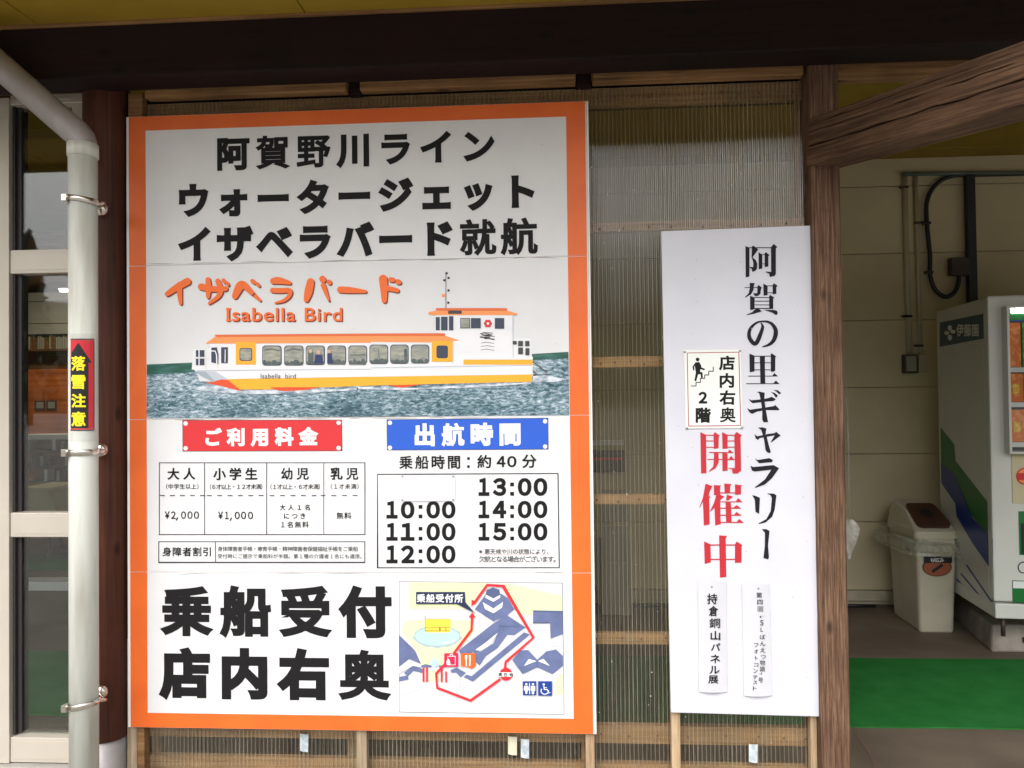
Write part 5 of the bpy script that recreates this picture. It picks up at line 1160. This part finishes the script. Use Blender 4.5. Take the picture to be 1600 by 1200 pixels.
prints('side_stripe', [[q9(512, 850), q9(575, 905), q10(625, 175), q10(763, 320), q10(764, 550), q10(620, 345), q10(512, 160), q10(505, 75), q9(515, 945)]], 'machine_blue', SPn, .003, vm_)
prints('side_stripe', [[q10(512, 590), q10(608, 700), q10(512, 660)], stroke([q10(540, 560), q10(690, 738)], 2.4), stroke([q10(580, 500), q10(765, 772)], 2.4)], 'machine_blue', SPn, .0015, vm_)
# front: product window with shelves and advert cards
zw = lambda v: P(1580, v, 1.84).z
vbox('window_recess', .08, VW - .08, -.002, .004, zw(704), zw(484), 'black_plastic', vd, bev=0)
M['lamp2'] = mat('machine_lamp', (.9, .9, .9), .5, emit=(1, 1, .95), es=14)
vbox('lamp_tube', .115, VW - .12, -.012, -.004, zw(490), zw(485), 'lamp2', vd, bev=0)
vbox('header_band', .085, VW - .085, -.008, -.003, zw(501), zw(490.5), 'machine_green', vd, bev=0)
vbox('header_band', .085, VW - .085, -.008, -.003, zw(503), zw(501.2), 'machine_blue', vd, bev=0)
ad = [s2l((236, 120, 40)), s2l((80, 160, 40)), s2l((245, 190, 60)), s2l((205, 40, 70)), s2l((230, 225, 210)), s2l((60, 110, 60))]
adm = [mat('pack_%d' % i, c, .4, var=tuple(min(1, x * 1.6 + .05) for x in c[:3]), vs=35, contrast=(.5, .62)) for i, c in enumerate(ad)]
random.seed(5)
for r_, (va, vb_) in enumerate(((505, 574), (584, 628), (640, 690))):
    vbox('shelf_strip', .085, VW - .085, -.02, -.003, zw(vb_ + 8), zw(vb_ + .5), 'white_metal', vd, bev=.001)
    for c in range(11):
        a = .09 + c * .0745; h = zw(va) - zw(vb_)
        if r_ == 0 and (c % 2 == 0 or c == 1):
            vbox('advert_card', a, a + .066, -.012, -.004, zw(vb_) + .001, zw(va), adm[0 if c % 4 == 0 else 1], vd, bev=.001)
        m = adm[(c * 2 + r_) % 6 if not (c == 0) else 0]
        if c < 2 and r_ > 0:
            vbox('advert_card', a, a + .07, -.02, -.004, zw(vb_) + .001, zw(va), adm[(0, 1, 1)[r_] if c else 0] if not (c and r_ == 2) else adm[3], vd, bev=.001)
            vbox('card_spot', a + .018, a + .05, -.021, -.0203, zw(vb_) + h * .3, zw(vb_) + h * .62, adm[2], vd, bev=0); continue
        zb_ = zw(vb_) + .001; rad = .024
        if r_ == 0 and (c % 2 == 0 or c == 1): continue
        hh_ = min(h * .92, .19)
        tube('drink_bottle', [vp(a + .033, -.0265, zb_), vp(a + .033, -.0265, zb_ + hh_ * .62), vp(a + .033, -.0265, zb_ + hh_ * .8), vp(a + .033, -.0265, zb_ + hh_)], [rad, rad, rad * .5, rad * .45], m, vd, n=12)
        vbox('price_button', a + .008, a + .058, -.024, -.0205, zw(vb_ + 6), zw(vb_ + 3), 'machine_green' if c % 3 else 'banner_red', vd, bev=.0008)
vbox('window_pane', .08, VW - .08, -.062, -.058, zw(704), zw(484), 'machine_glass', vd, bev=0)
for a0, a1, z0, z1 in ((.066, .0795, zw(706), zw(482)), (VW - .0795, VW - .066, zw(706), zw(482))): vbox('window_frame', a0, a1, -.064, -.0005, z0, z1, 'machine', vd, bev=.002)
for v0, v1 in ((707.5, 704.5), (483.5, 480)): vbox('window_frame', .066, VW - .066, -.064, -.0005, zw(v0), zw(v1), 'machine', vd, bev=.002)
vbox('poster', .10, .40, -.005, -.0005, zw(786), zw(710), 'siding', vd, bev=.002)
FV = APlane(vp(0, -.006, 0), -yv)
prints('poster_disc', [circ(1602, 744, 14.5, 13.5)], 'banner_red', FV, .001, vd)
prints('poster_disc', [circ(1602, 744, 12.5, 11.5)], 'roof_orange', FV, .002, vd)
prints('poster_disc', [rect(1588.5, 739, 1616, 750)], 'banner_red', FV, .003, vd)
vbox('coin_panel', .44, .9, -.012, -.0005, zw(786), zw(712), 'white_metal', vd, bev=.003)
vbox('display', .6, .72, -.016, -.0125, zw(735), zw(722), 'black_plastic', vd, bev=.001)
vbox('coin_slot', .6, .72, -.02, -.0125, zw(757), zw(745), 'steel', vd, bev=.002)
vbox('bill_slot', .48, .56, -.02, -.0125, zw(757), zw(735), 'black_plastic', vd, bev=.002)
vbox('delivery_trim', .13, .87, -.006, -.0005, zw(866), zw(798), 'machine_green', vd, bev=.002)
vbox('delivery_flap', .14, .86, -.014, -.0065, zw(864), zw(816), 'black_plastic', vd, bev=.004)
prints('recycle_mark', [circ(1600, 887, 9.5, 9.5)], 'thin_ink', FV, -.0045, vd)
prints('recycle_mark', [circ(1600, 887, 7.5, 7.5)], 'machine', FV, -.0038, vd)
vbox('notice_card', .09, .4, -.004, -.0005, zw(940), zw(906), 'machine_green', vd, bev=.001)
vbox('notice_card', .092, .398, -.006, -.0042, zw(918), zw(907), 'white_metal', vd, bev=.001)
# block below
kb = thing('concrete_block', PZ(1560, 1015), 'rough worn concrete footing under the vending machine', 'concrete block')
b0 = PZ(1551, 1019); V = []; Fc = []
pl2 = [PZ(1548, 1018), PZ(1500, 975), PZ(1496, 945) + Vector((0, .5, 0)), PZ(1496, 945) + Vector((1.2, .5, 0)), PZ(1551, 1019) + Vector((1.25, 0, 0)), PZ(1551, 1019)]
V = [(p.x, p.y, .0) for p in pl2] + [(p.x + .015, p.y + .02, .15) for p in pl2]
link('footing', V, [tuple(range(6)), tuple(range(11, 5, -1))] + [(i, (i + 1) % 6, 6 + (i + 1) % 6, 6 + i) for i in range(6)], 'block', kb, bev=.012)
c_ = (pl2[5] + Vector((.25, -.004, .07)))
box('lifting_slot', c_.x - .08, c_.x + .09, c_.y - .01, c_.y + .02, .055, .085, 'box_grey', kb, bev=.004)

# ================================================================== what the glass reflects: wooded hills across the road
def ridge(name, y, x0, x1, h, seed, n=90, m='hill'):
    V = []; Fc = []
    for i in range(n + 1):
        x = x0 + (x1 - x0) * i / n; hh_ = h * (.72 + .38 * noise.noise(Vector((x * .012, seed, 0))) + .10 * noise.noise(Vector((x * .06, seed, 3))) + .03 * noise.noise(Vector((x * .5, seed, 8))))
        for j, (dy, k) in enumerate(((0, 0), (-.35 * h, .35), (-.8 * h, .75), (-1.3 * h, 1.0), (-2 * h, .8), (-3.2 * h, 0))):
            V.append((x, y + dy, max(-.1, hh_ * k - (.05 if k == 0 else 0))))
    for i in range(n):
        for j in range(5): a = i * 6 + j; Fc.append((a, a + 6, a + 7, a + 1))
    o = link(name, V, Fc, m, smooth=False); o['kind'] = 'structure'; return o
ridge('hills', -95, -400, 400, 31, 1.7)
def conifer(x, y, h, lab, group):
    t = thing('cedar_tree', (x, y, 0), lab, 'tree', group)
    tube('trunk', [(x, y, 0), (x, y, h * .9)], [h * .016, h * .004], 'bark', t, n=7)
    V = []; Fc = []; rnd = random.Random(x * 3 + y)
    for k in range(int(260)):
        f_ = rnd.random() ** .8; z = h * (.12 + .88 * f_); rad = h * .17 * (1 - f_) * rnd.uniform(.35, 1.1) + .05; q = rnd.uniform(0, 6.283)
        c = Vector((x + rad * math.cos(q), y + rad * math.sin(q), z)); s_ = h * .035 * rnd.uniform(.6, 1.5)
        o_ = len(V); V += [c + Vector((rnd.uniform(-s_, s_), rnd.uniform(-s_, s_), rnd.uniform(-s_, s_) - s_ * .4 * i)) for i in range(3)] + [c + Vector((0, 0, s_))]
        Fc += [(o_, o_ + 1, o_ + 2), (o_, o_ + 1, o_ + 3), (o_ + 1, o_ + 2, o_ + 3)]
    link('crown', V, Fc, 'foliage', t)
for i, (x, y, h) in enumerate(((-35, -46, 12.6), (-47, -58, 11), (-60, -62, 13.5), (-22, -70, 12), (5, -62, 14), (28, -60, 16), (48, -55, 15))):
    conifer(x, y, h, 'dark cedar mirrored in the door glass, ' + ('the one nearest the viewer', 'third from the far end of its row', 'at the far end of its row', 'set farthest back', 'first past the middle of the row', 'second past the middle of the row, tallest', 'last at the other end of the row')[i], 'cedars across the road')

# remaining housekeeping: a far side of the building so that no open void shows
print('objects', len(bpy.data.objects))
